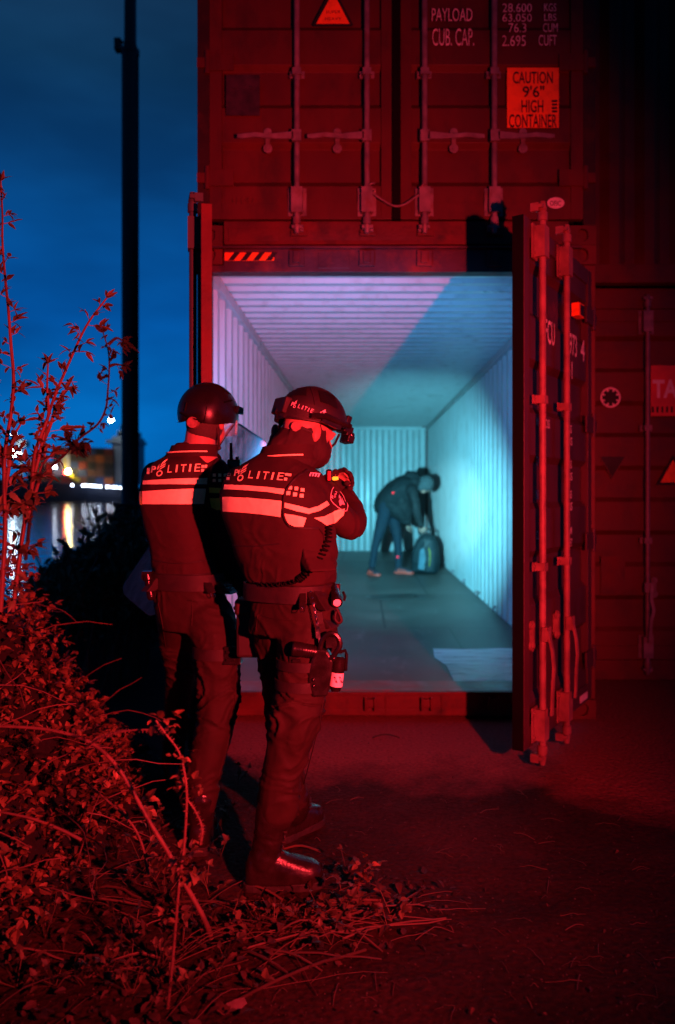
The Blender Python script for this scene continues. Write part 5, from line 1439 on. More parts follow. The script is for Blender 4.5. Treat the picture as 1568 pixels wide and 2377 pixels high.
    mb = MB(); mb.tube([P(x, y, 3.42) for x, y in spline([(488, 1050), (500, 1052), (510, 1062), (512, 1078)], 5)], .007, 7); mb.tube([P(x, y, 3.40) for x, y in spline([(548, 1336), (556, 1346), (550, 1352)], 4)], .006, 6); mb.build('radio_cable', M_rubber, root, smooth=60)
    # hair at the nape
    mb = MB(Mhead); mb.ball((0, -.022, -.010), (.0760, .0900, .094), 22, 16); mb.build('hair', M_hair, root, smooth=90)
    # ---- helmet
    def rim(a):
        c_ = math.cos(a); return .030 * max(0, c_) ** 2 - .046 * max(0, -c_) - .034 * abs(math.sin(a)) ** 2
    h = helmet_shell(root, Mh, .120, .140, .137, rim, M_helm, .012)
    bh = world_bvh(h)
    mb = MB(); 
    pxtube(mb, bh, [(420, 958), (440, 968), (470, 978), (500, 992), (512, 996)], .004, .002)
    pxtube(mb, bh, [(474, 978), (478, 960), (480, 944)], .0018, .001); pxtube(mb, bh, [(430, 955), (434, 935)], .004, .001); pxtube(mb, bh, [(520, 934), (538, 930)], .0035, .002)
    pxtube(mb, bh, [(452, 896), (500, 893), (535, 915)], .0030, .001)
    mb.build('helmet_trim', M_rubber, h, smooth=60)
    mb = MB(); c_ = P(448, 980, 3.288); mb.tube([c_ + Vector((0, .02, 0)), c_ + Vector((-.001, -.004, -.001))], [.0235, .022], 18); mb.build('fit_dial', M_dial, h, smooth=50)
    M_visor = mat('clear_visor', (.75, .85, .85), .06, trans=.0, alpha=.28)
    mb = MB(Mh); vs = []; fs = []
    for i in range(25):
        a = R(-72 + 144 * i / 24)
        for j in range(7):
            t = j / 6; vs.append(((.119 + .002 * t) * math.sin(a), (.146 + .008 * t) * math.cos(a), .045 - .120 * t))
    for i in range(24):
        for j in range(6): k = i * 7 + j; fs.append((k, k + 7, k + 8, k + 1))
    mb.add(vs, fs); v = mb.build('visor', M_visor, h, smooth=90); sm = v.modifiers.new('t', 'SOLIDIFY'); sm.thickness = .003
    mb = MB(Mh)
    for s in (-1, 1): mb.tube([(s * .108, .045, .03), (s * .122, .045, .03)], .018, 14); mb.box(s * .112 - .006, s * .112 + .006, .05, .09, .015, .045)
    mb.build('visor_pivot', M_poly, h, smooth=40)
    mb = MB(); mb.tube([P(505, 992, 3.36), P(508, 1012, 3.37), P(508, 1040, 3.40), P(500, 1050, 3.42)], .0055, 6); mb.tube([P(545, 985, 3.5), P(525, 1012, 3.46), P(510, 1036, 3.42)], .002, 5); mb.ball(P(509, 1040, 3.40), .010, 8, 6); mb.build('chin_strap', M_nylon, h, smooth=60)
    return root

def shield():
    M_sh = bpy.data.materials.new('scratched_clear_polycarbonate'); M_sh.use_nodes = True
    t = M_sh.node_tree; b = t.nodes['Principled BSDF']; n = t.nodes.new
    b.inputs['Base Color'].default_value = (.85, .88, .92, 1); b.inputs['Roughness'].default_value = .22
    no = n('ShaderNodeTexNoise'); no.inputs['Scale'].default_value = 9; no.inputs['Detail'].default_value = 8; no.inputs['Roughness'].default_value = .7
    r = n('ShaderNodeMapRange'); r.inputs[1].default_value = .4; r.inputs[2].default_value = .75; r.inputs[3].default_value = .38; r.inputs[4].default_value = .80
    t.links.new(no.outputs['Fac'], r.inputs[0]); t.links.new(r.outputs[0], b.inputs['Alpha'])
    # slanted, long side rising to the right, gently curved
    c0 = P(281, 1371, 3.95); a1 = P(372, 1418, 3.80); top = P(640, 1006, 3.86)
    up_ = (P(545, 977, 3.95) - c0); w0 = (a1 - c0); 
    root = empty('riot_shield', (c0 + a1) / 2, 'clear riot shield held slanted by the left officer, its corner showing beside his hip', 'shield')
    ln = up_.length; u = up_.normalized(); s = (top - P(545, 977, 3.95)); wd = s.length; s = (s - u * s.dot(u)).normalized(); nrm = u.cross(s).normalized()
    if nrm.y > 0: nrm = -nrm
    M = axes(c0, s, u, nrm)
    rr = .045; poly = []
    for cx_, cy_, a0 in ((rr, rr, 180), (wd - rr, rr, 270), (wd - rr, ln - rr, 0), (rr, ln - rr, 90)):
        for k in range(6): a = R(a0 + 18 * k); poly.append((cx_ + rr * math.cos(a), cy_ + rr * math.sin(a)))
    mb = MB(M); mb.prism(poly, 0, .004); mb.build('panel', M_sh, root)
    M_edge = mat('shield_edge', (.6, .62, .65), .3, alpha=.9)
    mb = MB(M); mb.tube([(x, y, .002) for x, y in poly + [poly[0]]], .0045, 6); mb.build('edge_trim', M_edge, root, smooth=60)
    mb = MB(M); q = M.inverted() @ P(415, 1278, 3.84); mb.tube([(q.x - .07, q.y, -.0), (q.x - .06, q.y, -.05), (q.x + .06, q.y, -.05), (q.x + .07, q.y, 0)], .012, 8); mb.build('handle', M_poly, root, smooth=50)

officer_right(); pistol(); officer_left(); shield()

# ================================================================== the man at the back of the container
def suspect():
    G = lambda x, y, Y: P(x, y, Y)
    fz = .151
    M_jk = mat('dark_hooded_jacket', (.006, .0105, .012), .8, var=.2, scale=14, bump=.1, bscale=200)
    M_jeans = mat('blue_jeans', (.010, .021, .033), .85, var=.25, scale=14, bump=.1, bscale=300)
    M_hood = mat('grey_hood_cloth', (.045, .062, .066), .9, var=.15, scale=20)
    M_shoe = mat('dark_trainer', (.05, .04, .05), .6, var=.2)
    M_shsole = mat('salmon_trainer_sole', (.92, .09, .06), .6, var=.15)
    legr = [(G(897, 1182, 12.10), .115), (G(884, 1225, 12.08), .088), (G(875, 1256, 12.06), .072), (G(869, 1286, 12.05), .058), (G(864, 1313, 12.05), .052)]
    legf = [(G(908, 1186, 12.26), .115), (G(918, 1222, 12.24), .09), (G(923, 1252, 12.22), .072), (G(925, 1286, 12.21), .060), (G(926, 1316, 12.2), .054)]
    tor = [(G(893, 1174, 12.18), .175), (G(908, 1156, 12.18), .20), (G(928, 1142, 12.17), .21), (G(946, 1130, 12.16), .20), (G(960, 1122, 12.15), .14)]
    arn = [(G(956, 1138, 11.98), .095), (G(964, 1165, 11.92), .078), (G(967, 1188, 11.90), .070), (G(973, 1208, 11.94), .056), (G(977, 1220, 11.97), .046)]
    arf = [(G(950, 1142, 12.36), .090), (G(944, 1175, 12.40), .075), (G(945, 1198, 12.40), .065), (G(949, 1216, 12.36), .046)]
    Mhd = frame(G(987, 1126, 12.14), 80, -52)
    mb = MB(); head(mb, Mhd, 1.02); limb(mb, [(G(958, 1122, 12.15), .07), (G(980, 1122, 12.14), .062)])
    for l, d in ((tor, .05), (arn, .02), (arf, .02), (legr, .016), (legf, .016)): limb(mb, [(p, r_ - d) for p, r_ in l])
    hand(mb, G(977, 1220, 11.97), G(980, 1234, 12.0) - G(977, 1220, 11.97), Vector((.3, .9, 0)), .7, .010, scale=1.05)
    hand(mb, G(949, 1214, 12.36), G(948, 1226, 12.34) - G(949, 1214, 12.36), Vector((.6, -.6, 0)), .5, .010, thumb_side=-1, scale=1.05)
    root = remesh(mb, 'person', M_skin, None, .009, 2)
    tag(root, 'man in dark jacket, jeans and grey hood bending over a rucksack in the container', 'person')
    mb = MB(); limb(mb, tor, 20); limb(mb, arn); limb(mb, arf)
    limb(mb, [(G(905, 1168, 12.10), .13), (G(925, 1188, 12.08), .125), (G(944, 1212, 12.10), .060)], 14)
    limb(mb, [(G(928, 1150, 12.12), .17), (G(938, 1180, 12.12), .14), (G(946, 1210, 12.12), .075)], 14)
    remesh(mb, 'jacket', M_jk, root, .013, 5, folds(21, .016, 8, 5, 5))
    mb = MB(); limb(mb, [(G(940, 1112, 12.16), .06), (G(952, 1106, 12.16), .095), (G(962, 1112, 12.15), .10), (G(968, 1122, 12.15), .085)], 14); remesh(mb, 'jacket_hood', M_jk, root, .012, 3, folds(24, .012, 14, 8, 5))
    mb = MB(); mb.ball((0, -.012, .024), (.110, .128, .128), 20, 14, Mhd); mb.ball((0, -.03, -.07), (.085, .085, .07), 14, 10, Mhd)
    hd_ = remesh(mb, 'hood', M_hood, root, .010, 3, folds(25, .008, 18, 9, 4))
    mb = MB(); limb(mb, legr); limb(mb, legf); limb(mb, [(G(896, 1176, 12.14), .15), (G(903, 1186, 12.2), .14)])
    remesh(mb, 'jeans', M_jeans, root, .011, 4, folds(22, .012, 11, 5, 6))
    for (hx, hY), (tx, tY) in (((856, 12.03), (872, 11.86)), ((917, 12.20), (952, 12.10))):
        h_ = Vector((P(hx, 0, hY).x, hY, fz)); t_ = Vector((P(tx, 0, tY).x, tY, fz)); d = (t_ - h_); d = d.normalized(); ln = .30; s = Vector((d.y, -d.x, 0)); M = axes(h_, s, d, (0, 0, 1))
        mb = MB()
        mb.loft([[M @ Vector((w_ * math.cos(2 * math.pi * k / 16), y * ln, .02 + max(0, math.sin(2 * math.pi * k / 16)) ** .8 * hh)) for k in range(16)] for y, w_, hh in ((.0, .02, .05), (.05, .038, .085), (.25, .042, .10), (.5, .046, .075), (.75, .052, .055), (.93, .042, .04), (1, .018, .025))])
        sh = mb.build('shoe', M_shoe, root, smooth=60)
        mb = MB(M); mb.prism([(.036, 0), (.046, .08), (.046, .13), (.056, .22), (.046, .285), (.02, .305), (-.02, .305), (-.046, .285), (-.056, .22), (-.046, .13), (-.046, .08), (-.036, 0)], 0, .032); mb.build('sole', M_shsole, sh, bevel=.008)
        mb = MB(M); 
        for k in range(3): mb.box(.040, .050, .07 + k * .05, .095 + k * .05, .03, .075 - .008 * k)
        mb.build('shoe_stripe', M_shsole, sh)
suspect()

def rucksack():
    M_bag = mat('dark_rucksack_nylon', (.014, .026, .030), .55, var=.2, scale=14, bump=.15, bscale=120)
    M_bag2 = mat('pale_blue_panel', (.10, .18, .22), .4, var=.2, scale=10)
    M_yl = mat('yellow_trim', (.28, .25, .03), .6, var=.1)
    c = P(987, 1280, 12.20); c.z = .151
    root = empty('rucksack', c, 'dark rucksack with yellow trim standing on the container floor under the bending man', 'rucksack')
    M = frame(c, 28, -8)
    mb = MB()
    mb.loft([[M @ Vector((a * math.copysign(abs(math.cos(t)) ** .7, math.cos(t)), b * math.copysign(abs(math.sin(t)) ** .7, math.sin(t)), z)) for t in [2 * math.pi * k / 24 for k in range(24)]] for z, a, b in ((.0, .14, .09), (.03, .19, .14), (.16, .215, .165), (.34, .205, .15), (.50, .16, .12), (.58, .10, .08), (.61, .05, .04))])
    bdy = remesh(mb, 'bag_body', M_bag, root, .012, 2, folds(31, .018, 9, 6, 5))
    mb = MB(M); mb.loft([[(.07 + x * .075, -.155 + b + .02 * z, z_) for x, b in ((-1, 0), (1, .005), (1, .03), (-1, .03))] for z, z_ in ((0, .06), (.5, .2), (1, .36))]); mb.build('front_pocket', M_bag, root, bevel=.02)
    mb = MB(M); mb.prism([(-.04, .06), (.05, .04), (.07, .22), (.03, .38), (-.03, .34)], .168, .176, axes((0, 0, 0), (1, 0, 0), (0, 0, 1), (0, -1, 0))); mb.build('side_panel', M_bag2, root, bevel=.003)
    mb = MB(M); mb.tube([(x, -.185 + .02 * (z > .3), z) for x, z in spline([(.145, .10), (.15, .2), (.14, .30), (.11, .38)], 4)], .009, 6); mb.build('yellow_trim', M_yl, root, smooth=60)
    mb = MB(M); mb.tube([(x, 0, z) for x, z in spline([(-.06, .58), (-.05, .66), (.0, .69), (.05, .66), (.06, .58)], 4)], .012, 6); mb.build('grab_handle', M_bag, root, smooth=60)
    for s in (-1, 1):
        mb = MB(M); mb.tube([(s * .09, .14 + .06 * math.sin(k / 8 * math.pi), .08 + .06 * k) for k in range(9)], .016, 6); mb.build('shoulder_strap', M_bag, root, smooth=60)
rucksack()

# ================================================================== plants and litter
M_leafR = mat('bramble_leaf', (.12, .07, .034), .55, var=.25, scale=9, island=.75, spec=.4)
M_leafS = mat('shrub_leaf', (.070, .072, .032), .55, var=.25, scale=9, island=.4)
M_leafD = mat('dark_scrub_leaf', (.15, .18, .12), .7, var=.3, scale=5, island=.4)
M_stem = mat('bramble_stem', (.11, .055, .040), .6, var=.3, scale=20)
M_twig = mat('dry_stalk', (.075, .042, .028), .7, var=.3, scale=18, island=.45)  # stalk colour darkened to stand for shade over the near ground
M_dead = mat('dead_leaf', (.042, .02, .014), .7, var=.3, scale=12, island=.5)  # leaf colour deepened for the same foreground shade

def leaf(mb, p, d, up, ln, wd, curl=.25, serr=True):
    """one pointed leaf with a folded midrib"""
    d = d.normalized(); s = d.cross(up)
    s = s.normalized() if s.length > 1e-4 else d.orthogonal().normalized()
    n_ = s.cross(d)
    prof = ((0, .0), (.12, .30), (.32, .50), (.45, .42), (.55, .47), (.72, .26), (.80, .27), (1, 0)) if serr else ((0, 0), (.2, .38), (.45, .5), (.75, .3), (1, 0))
    mid = [p + d * ln * t - n_ * curl * ln * t * t for t, _ in prof]
    vs = list(mid); k = len(mid)
    for sg in (-1, 1):
        vs += [mid[i] + s * sg * wd * prof[i][1] + n_ * wd * .28 * prof[i][1] for i in range(k)]
    fs = []
    for i in range(k - 1):
        fs.append((i, i + 1, 2 * k + i + 1, 2 * k + i)); fs.append((i, k + i, k + i + 1, i + 1))
    fs = [f for f in fs]
    mb.add(vs, fs)

def rv(rc, z=0.0):
    return Vector((rc.uniform(-1, 1), rc.uniform(-1, 1), rc.uniform(-1, 1) + z)).normalized()

def trifoliate(mb, p, d, rc, size):
    up = (Vector((0, 0, 1)) + rv(rc) * .6).normalized()
    leaf(mb, p, d, up, size, size * .72, rc.uniform(.0, .5))
    s = d.cross(up)
    if s.length < .1: return
    s.normalize()
    for sg in (-1, 1):
        if rc.random() < .85: leaf(mb, p, (d * .35 + s * sg).normalized(), up, size * .82, size * .6, rc.uniform(.0, .5))

def shrub(name, label, stems, Y0, m_leaf, size, dens, seed, cat='shrub', group=None, leafy=(0.0, 1.0), stem_r=.008, m_st=None):
    """upright shoots: every stem a list of (px, py, dY) from the foot up"""
    rc = random.Random(seed)
    foot = P(stems[0][0][0], stems[0][0][1], Y0)
    root = empty(name, (foot.x, Y0, 0), label, cat, group)
    st = MB(); lf = MB()
    for pl in stems:
        pts = [Vector(q[:3]) for q in spline([tuple(P(x, y, Y0 + dy)) for x, y, dy in pl], 7)]
        n = len(pts)
        st.tube(pts, [stem_r * (1 - .72 * i / n) + .0012 for i in range(n)], 6)
        acc = 0
        for i in range(1, n):
            seg = pts[i] - pts[i - 1]; acc += seg.length * dens; t = i / n
            if t < leafy[0]: continue
            while acc > 1:
                acc -= 1; p = pts[i] - seg * rc.random(); d0 = seg.normalized()
                b = (rv(rc) - d0 * .2); b = (b - d0 * b.dot(d0)).normalized()
                sp = size * rc.uniform(.5, 1.25) * (1.15 - .4 * t)
                tw = p + (b + d0 * .5) * sp * rc.uniform(.5, 1.1)
                st.tube([p, tw], .0016, 4)
                for k in range(rc.randint(3, 6)):
                    a = p.lerp(tw, rc.uniform(.3, 1.0)); dd = (b * .7 + d0 * .4 + rv(rc) * .9).normalized()
                    leaf(lf, a, dd, (Vector((0, 0, 1)) + rv(rc) * .7).normalized(), sp * rc.uniform(.6, 1.0), sp * .34, rc.uniform(0, .5))
        for k in range(6): leaf(lf, pts[-1], (seg.normalized() + rv(rc) * .8).normalized(), rv(rc, .5), size * .8, size * .3)
    st.build('stem', m_st or M_stem, root, smooth=60); lf.build('foliage', m_leaf, root)
    return root

# tall leafy shoots against the sky
shrub('leafy_shrub', 'red lit leafy shrub with three upright shoots, the middle one leaning right against the sky',
      [[(30, 1420, 0), (55, 1230, 0), (75, 1130, 0), (98, 1030, 0), (122, 935, .02), (175, 810, .04), (205, 750, .05), (248, 692, .06)],
       [(75, 1130, 0), (80, 1060, -.02), (96, 1010, -.03), (113, 960, -.03), (110, 900, -.03), (112, 845, -.03)],
       [(98, 1030, 0), (118, 985, .05), (132, 940, .06), (152, 905, .06)],
       [(60, 1210, 0), (90, 1120, .05), (98, 1080, .06), (126, 1050, .06)]], 3.05, M_leafS, .060, 34, 3)
shrub('leafy_shrub', 'tall thin leafy shoot at the left edge of the picture',
      [[(2, 1420, 0), (12, 1240, 0), (10, 1130, 0), (12, 1050, 0), (26, 960, 0), (32, 880, 0), (26, 800, 0), (20, 720, 0), (12, 640, 0), (6, 560, 0), (6, 500, 0), (2, 420, 0)],
       [(10, 1150, 0), (22, 1080, .03), (30, 1020, .04), (48, 985, .05)], [(12, 1100, 0), (-8, 1000, .03), (-20, 900, .04)]], 3.0, M_leafS, .060, 32, 5, leafy=(.12, 1))
shrub('leafy_shrub', 'dark leafy shoot curving up in front of the lamp mast',
      [[(60, 1300, 0), (74, 1180, 0), (95, 1110, 0), (147, 1058, 0), (182, 1020, 0), (227, 985, 0), (246, 948, 0), (251, 905, 0), (254, 858, .0), (252, 815, .0), (240, 772, 0)],
       [(254, 850, 0), (268, 846, 0), (284, 848, 0)], [(252, 800, 0), (270, 785, 0), (284, 790, 0)]], 3.9, mat('dark_shoot_leaf', (.020, .026, .014), .75, var=.3, island=.4), .072, 26, 8, leafy=(.35, 1), m_st=mat('dark_shoot_stem', (.03, .024, .02), .7))

# the bramble thicket that fills the left
def mound_h(x, y):
    """height of the thicket above the ground"""
    k = 1.36 * math.exp(-(((x + 1.95) / .78) ** 4)) * math.exp(-(((y - 3.05) / .95) ** 4))
    k *= max(0.0, 1 - max(0.0, (x + 1.55) / .95)) ** .9 if x > -1.55 else 1
    return k
def thicket():
    rc = random.Random(12)
    root = empty('bramble_thicket', (-1.7, 3.0, 0), 'thick bramble bush with small red lit leaves filling the left side', 'bush')
    st = MB(); lf = MB()
    n = 0
    while n < 6600:
        x = rc.uniform(-2.9, -.66); y = rc.uniform(2.0, 4.1); h = mound_h(x, y)
        if h < .06: continue
        z = h * (1 - abs(rc.gauss(0, .13))) + rc.gauss(0, .045) + .05 * noise.noise(Vector((x * 5, y * 5, 2)))
        if z < .02: z = rc.uniform(.02, .1)
        p = Vector((x, y, z)); d = (rv(rc) + Vector((.35, -.5, .35))).normalized()
        s = rc.choice((.017, .021, .026, .030, .036, .044)) * rc.uniform(.8, 1.2)
        trifoliate(lf, p, d, rc, s); n += 1
    for k in range(140):
        x = rc.uniform(-2.7, -.75); y = rc.uniform(2.1, 4.0); h = mound_h(x, y)
        if h < .08: continue
        p = Vector((x, y, h * rc.uniform(.5, 1))); d = (rv(rc, .3) + Vector((.4, -.2, 0))).normalized(); pts = [p]; ln = rc.uniform(.04, .09)
        for j in range(rc.randint(4, 8)): d = (d + rv(rc) * .25 + Vector((0, 0, -.10))).normalized(); p = p + d * ln; pts.append(p)
        st.tube(pts, [.0030 * (1 - .5 * i / len(pts)) for i in range(len(pts))], 5)
    # the heart of the bush: a rough core coloured near black for the shade between leaves
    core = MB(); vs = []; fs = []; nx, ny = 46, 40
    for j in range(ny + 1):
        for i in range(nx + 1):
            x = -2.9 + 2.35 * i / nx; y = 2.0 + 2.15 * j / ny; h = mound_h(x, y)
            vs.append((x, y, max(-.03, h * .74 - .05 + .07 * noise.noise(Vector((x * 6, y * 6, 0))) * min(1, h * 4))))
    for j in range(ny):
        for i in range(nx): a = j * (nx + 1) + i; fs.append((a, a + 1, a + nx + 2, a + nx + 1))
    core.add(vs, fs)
    core.build('undergrowth', mat('bramble_heart_shade', (.006, .004, .004), .95, var=.5, scale=30, bump=1.0, bscale=40), root, smooth=60)
    st.build('stem', M_stem, root, smooth=60); lf.build('foliage', M_leafR, root)
thicket()

# unlit scrub behind it, towards the water
def scrub():
    rc = random.Random(5)
    root = empty('dark_scrub', (-2.0, 7.0, 0), 'dark unlit scrub between the bramble bush and the water', 'bush')
    lf = MB(); st = MB()
    def top(px):   # silhouette of the scrub in the photograph, read as a height at its own depth
        return float(np.interp(px, [90, 130, 180, 230, 262, 300, 330, 350], [1345, 1310, 1285, 1255, 1215, 1190, 1200, 1260]))
    for k in range(4200):
        Y = rc.uniform(5.2, 8.6); px = rc.uniform(60, 372)
        zt = P(px, top(px) + rc.gauss(0, 8) + 16 * noise.noise(Vector((px * .03, Y, 0))), Y).z
        if zt < .05: continue
        z = zt * (1 - abs(rc.gauss(0, .28))); 
        if z < 0: continue
        p = Vector((P(px, 0, Y).x, Y, z)); s = rc.uniform(.05, .11)
        leaf(lf, p, rv(rc, .1), (Vector((0, 0, 1)) + rv(rc) * .6).normalized(), s, s * .42, .3)
    for k in range(90):
        Y = rc.uniform(5.2, 8); px = rc.uniform(90, 350); x = P(px, 0, Y).x; zt = P(px, top(px) - rc.uniform(-30, 50), Y).z
        a = Vector((x, Y, 0)); b = Vector((x + rc.uniform(-.3, .3), Y + rc.uniform(-.2, .2), max(.2, zt))); q = a.lerp(b, .5) + Vector((rc.uniform(-.1, .1), 0, .05))
        st.tube([Vector(v) for v in spline([tuple(a), tuple(q), tuple(b)], 4)], .006, 5)
        for j in range(9): p = q.lerp(b, j / 9); leaf(lf, p, rv(rc, .2), rv(rc, 1), .08, .034, .3)
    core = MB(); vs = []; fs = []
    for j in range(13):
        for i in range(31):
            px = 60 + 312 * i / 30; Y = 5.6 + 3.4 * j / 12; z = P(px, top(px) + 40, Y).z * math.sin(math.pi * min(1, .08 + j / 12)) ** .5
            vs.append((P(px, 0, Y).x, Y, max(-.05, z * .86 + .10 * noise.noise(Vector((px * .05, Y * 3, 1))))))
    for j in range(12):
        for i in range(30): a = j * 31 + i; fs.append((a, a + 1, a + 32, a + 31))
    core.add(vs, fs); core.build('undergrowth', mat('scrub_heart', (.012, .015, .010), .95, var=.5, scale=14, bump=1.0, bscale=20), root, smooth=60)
    st.build('stem', M_stem, root, smooth=60); lf.build('foliage', M_leafD, root)
scrub()

# long bramble canes in the foreground
def cane(label, pl, Y, r_, leafy, seed, thorns=True, tip=True):
    rc = random.Random(seed)
    pts = [Vector(q[:3]) for q in spline([tuple(P(x, y, Y + dy)) for x, y, dy in pl], 7)]
    root = empty('bramble_cane', pts[-1], label, 'bramble')
    mb = MB(); n = len(pts)
    mb.tube(pts, [r_ * (.55 + .45 * i / n) for i in range(n)], 7)
    if thorns:
        for i in range(1, n - 1):
            for k in range(2):
                d = (pts[i + 1] - pts[i - 1]).normalized(); b = rv(rc); b = (b - d * b.dot(d)).normalized()
                mb.tube([pts[i] + b * r_ * .6, pts[i] + b * (r_ + .006)], [.0018, .0002], 4)
    mb.build('stem', M_stem, root, smooth=60)
    lf = MB()
    for t, cnt, s in leafy:
        i = min(n - 2, int(t * n)); p = pts[i]
        for k in range(cnt):
            b = rv(rc, .2); q = p + b * rc.uniform(.01, .05)
            trifoliate(lf, q, (b + rv(rc) * .5).normalized(), rc, s * rc.uniform(.6, 1.15))
    if lf.v: lf.build('foliage', M_leafR, root)
cane('thick arching bramble cane running down from the left edge to the ground', [(-60, 1690, .1), (0, 1686, .08), (113, 1694, .06), (203, 1720, .03), (264, 1769, 0), (307, 1835, 0), (349, 1911, 0), (387, 1972, 0), (425, 2043, .0), (472, 2128, 0), (491, 2178, .02)], 2.42, .0085,
     ((.30, 2, .03), (.42, 2, .04), (.55, 3, .045), (.72, 2, .035)), 1)
cane('thin upright bramble cane with a leafy tip and red stem', [(362, 1672, 0), (385, 1703, 0), (416, 1746, 0), (430, 1802, 0), (434, 1854, 0), (428, 1963, 0), (416, 2057, 0), (404, 2200, 0), (394, 2300, 0), (388, 2352, 0)], 2.13, .0048,
     ((.02, 4, .030), (.06, 3, .028), (.22, 3, .028), (.36, 3, .025), (.42, 4, .030), (.60, 7, .036), (.63, 4, .04), (.72, 2, .03)), 2)
cane('short curved side shoot hooked over beside the left officer\'s boot', [(434, 1854, 0), (452, 1880, 0), (465, 1906, 0), (470, 1930, 0), (466, 1960, 0)], 2.14, .0045, ((.9, 1, .02),), 3)
cane('bare side shoot reaching left from the leafy cane tip', [(385, 1703, 0), (349, 1694, 0), (283, 1698, .02), (236, 1712, .05), (200, 1735, .1)], 2.16, .0035, ((.1, 2, .025), (.5, 1, .02)), 4)
cane('pale stalk lying low at the left edge', [(-30, 1880, 0), (30, 1890, 0), (80, 1902, 0), (140, 1925, 0), (190, 1950, 0)], 2.3, .0055, ((.4, 2, .03), (.7, 2, .03)), 6, False)
cane('leaning stalk crossing behind the thin upright cane', [(180, 1800, .2), (240, 1850, .15), (300, 1905, .1), (330, 1960, .1), (345, 2030, .1)], 2.5, .005, ((.2, 3, .035), (.5, 3, .035), (.8, 3, .035)), 7)
cane('small bramble sprig standing right of the near officer\'s boot', [(860, 2010, 0), (845, 2025, 0), (835, 2050, 0), (828, 2085, 0)], 2.72, .004, ((.0, 5, .035), (.2, 3, .03), (.5, 3, .03), (.8, 3, .03)), 9)

def gpt(px, py):
    """the ground point seen at a photo pixel (below the horizon)"""
    Y = CAMZ * F / (py - VY); x = (px - VX) * Y / F
    return Vector((x, Y, ground_z(x, Y)))

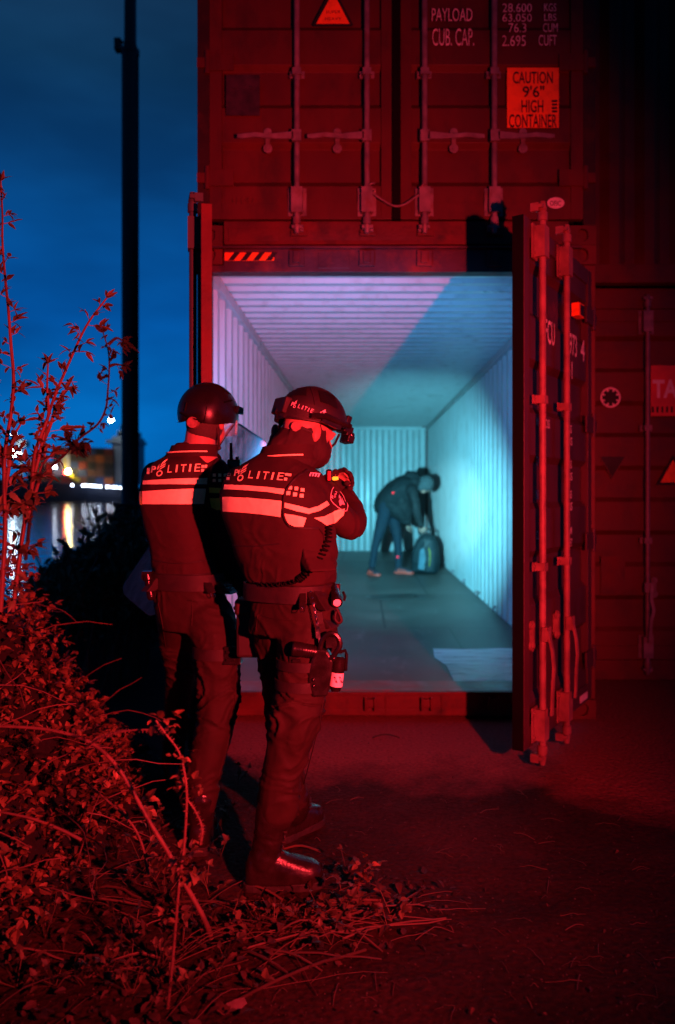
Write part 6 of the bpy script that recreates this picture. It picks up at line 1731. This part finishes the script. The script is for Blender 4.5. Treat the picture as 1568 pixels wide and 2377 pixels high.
def litter():
    rc = random.Random(21)
    st = MB(); lf = MB()
    def stalk(p, a, ln, r_, lift=.02):
        d = Vector((math.cos(a), math.sin(a), 0)); pts = []; q = p.copy(); w_ = rc.gauss(0, .14)
        n = 7
        for k in range(n):
            z = ground_z(q.x, q.y) + r_ + lift * math.sin(math.pi * k / (n - 1)) + rc.uniform(0, .006)
            pts.append(Vector((q.x, q.y, z))); a2 = a + w_ * (k / n) + rc.uniform(-.07, .07); q = q + Vector((math.cos(a2), math.sin(a2), 0)) * ln / n
        st.tube(pts, [r_ * (1 - .4 * k / n) for k in range(n)], 5)
    # loose stalks over the near ground, thicker in the heap below the officer's boot
    for k in range(85):
        px = rc.uniform(-40, 620); py = 1830 + 520 * rc.random() ** 1.5
        if px > 420 and py < 2100: continue
        stalk(gpt(px, py), rc.uniform(-.6, 1.2) + (math.pi if rc.random() < .5 else 0), rc.uniform(.08, .50), rc.uniform(.0008, .0026) if rc.random() < .85 else .0045, rc.uniform(.002, .04))
    for k in range(60):
        t = rc.random(); px = 520 + 480 * t + rc.gauss(0, 40); py = 2215 - 110 * t + rc.gauss(0, 26)
        stalk(gpt(px, py), rc.gauss(.25, .5) + (math.pi if rc.random() < .5 else 0), rc.uniform(.12, .45), rc.uniform(.0008, .0026) if rc.random() < .85 else .004, rc.uniform(.004, .04))
    for k in range(110):
        px = rc.uniform(600, 1560); py = rc.uniform(1800, 2370)
        stalk(gpt(px, py), rc.uniform(0, 6.28), rc.uniform(.02, .12), rc.uniform(.0008, .002), .006)
    for a, b in (((560, 2062), (655, 2092)), ((655, 1968), (745, 1968)), ((865, 1715), (928, 1715)), ((395, 2092), (720, 2140)), ((530, 2340), (850, 2210)), ((100, 2100), (380, 2110))):
        p, q = gpt(*a), gpt(*b); d = q - p
        pts = [p.lerp(q, k / 6) for k in range(7)]; st.tube([Vector((v.x, v.y, ground_z(v.x, v.y) + .006 + .02 * math.sin(math.pi * k / 6))) for k, v in enumerate(pts)], .0045, 6)
    o = st.build('dry_stalks', M_twig, None, smooth=60); tag(o, 'dry broken stalks and twigs strewn over the dirt in front of the officers', 'twigs', kind='stuff')
    def dead(px, py, s, m):
        p = gpt(px, py); p.z += rc.uniform(.004, .03); leaf(m, p, (rv(rc) * Vector((1, 1, .4))).normalized(), (Vector((0, 0, 1)) + rv(rc) * .6).normalized(), s, s * .62, rc.uniform(-.3, .6))
    for k in range(900):
        r_ = rc.random()
        if r_ < .5: px = rc.uniform(-60, 560); py = rc.uniform(1760, 2420) if px < 480 else rc.uniform(2110, 2420)
        elif r_ < .8: t = rc.random(); px = 520 + 480 * t + rc.gauss(0, 60); py = 2200 - 110 * t + rc.gauss(0, 40)
        else: px = rc.uniform(480, 1560); py = rc.uniform(1800, 2400)
        dead(px, py, rc.uniform(.012, .045) if r_ < .8 else rc.uniform(.006, .018), lf)
    o = lf.build('fallen_leaves', M_dead, None); tag(o, 'fallen withered leaves scattered over the dark dirt', 'leaves', kind='stuff')
    # low green weeds
    wd = MB()
    for k in range(130):
        if k < 85: px = rc.uniform(-40, 600); py = rc.uniform(1800, 2330)
        else: px = rc.gauss(690, 90); py = rc.gauss(2110, 40)
        if 530 < px < 800 and 1860 < py < 2125: continue
        p = gpt(px, py)
        for j in range(rc.randint(2, 5)):
            d = rv(rc, 1.0); q = p + d * rc.uniform(.03, .10); q.z = max(q.z, p.z + .015); wd.tube([p, q], .0014, 4); trifoliate(wd, q, (d + rv(rc) * .6).normalized(), rc, rc.uniform(.018, .036))
    o = wd.build('low_weeds', mat('weed_leaf', (.06, .04, .02), .6, var=.3, island=.8), None); tag(o, 'low leafy weeds growing through the dirt around the stalks', 'weeds', kind='stuff')  # weed colour darkened too, standing for foreground shade
    gr = MB()
    for k in range(1500):
        px = rc.uniform(-60, 1600); py = 1700 + 720 * rc.random() ** .8
        p = gpt(px, py); s = rc.uniform(.001, .004); gr.ball(p + Vector((0, 0, s * .3)), (s, s * rc.uniform(.7, 1.2), s * .7), 5, 4)
    o = gr.build('grit', mat('pale_grit', (.05, .035, .03), .8, var=.3, island=.6), None, smooth=80); tag(o, 'small grit and gravel scattered over the dirt yard', 'gravel', kind='stuff')
litter()
mb = MB(); p = gpt(528, 2352)
q = [(.0, .0), (.045, .008), (.062, .030), (.050, .052), (.022, .046), (-.008, .028)]
mb.prism([(x * .8, y * .8) for x, y in q], .006, .0075, Matrix.Translation(p) @ Matrix.Rotation(.25, 4, 'X')); tag(mb.build('paper_scrap', mat('dirty_paper', (.16, .10, .10), .8, var=.3, scale=40)), 'pale torn scrap of paper lying on the dirt at the bottom edge', 'paper')
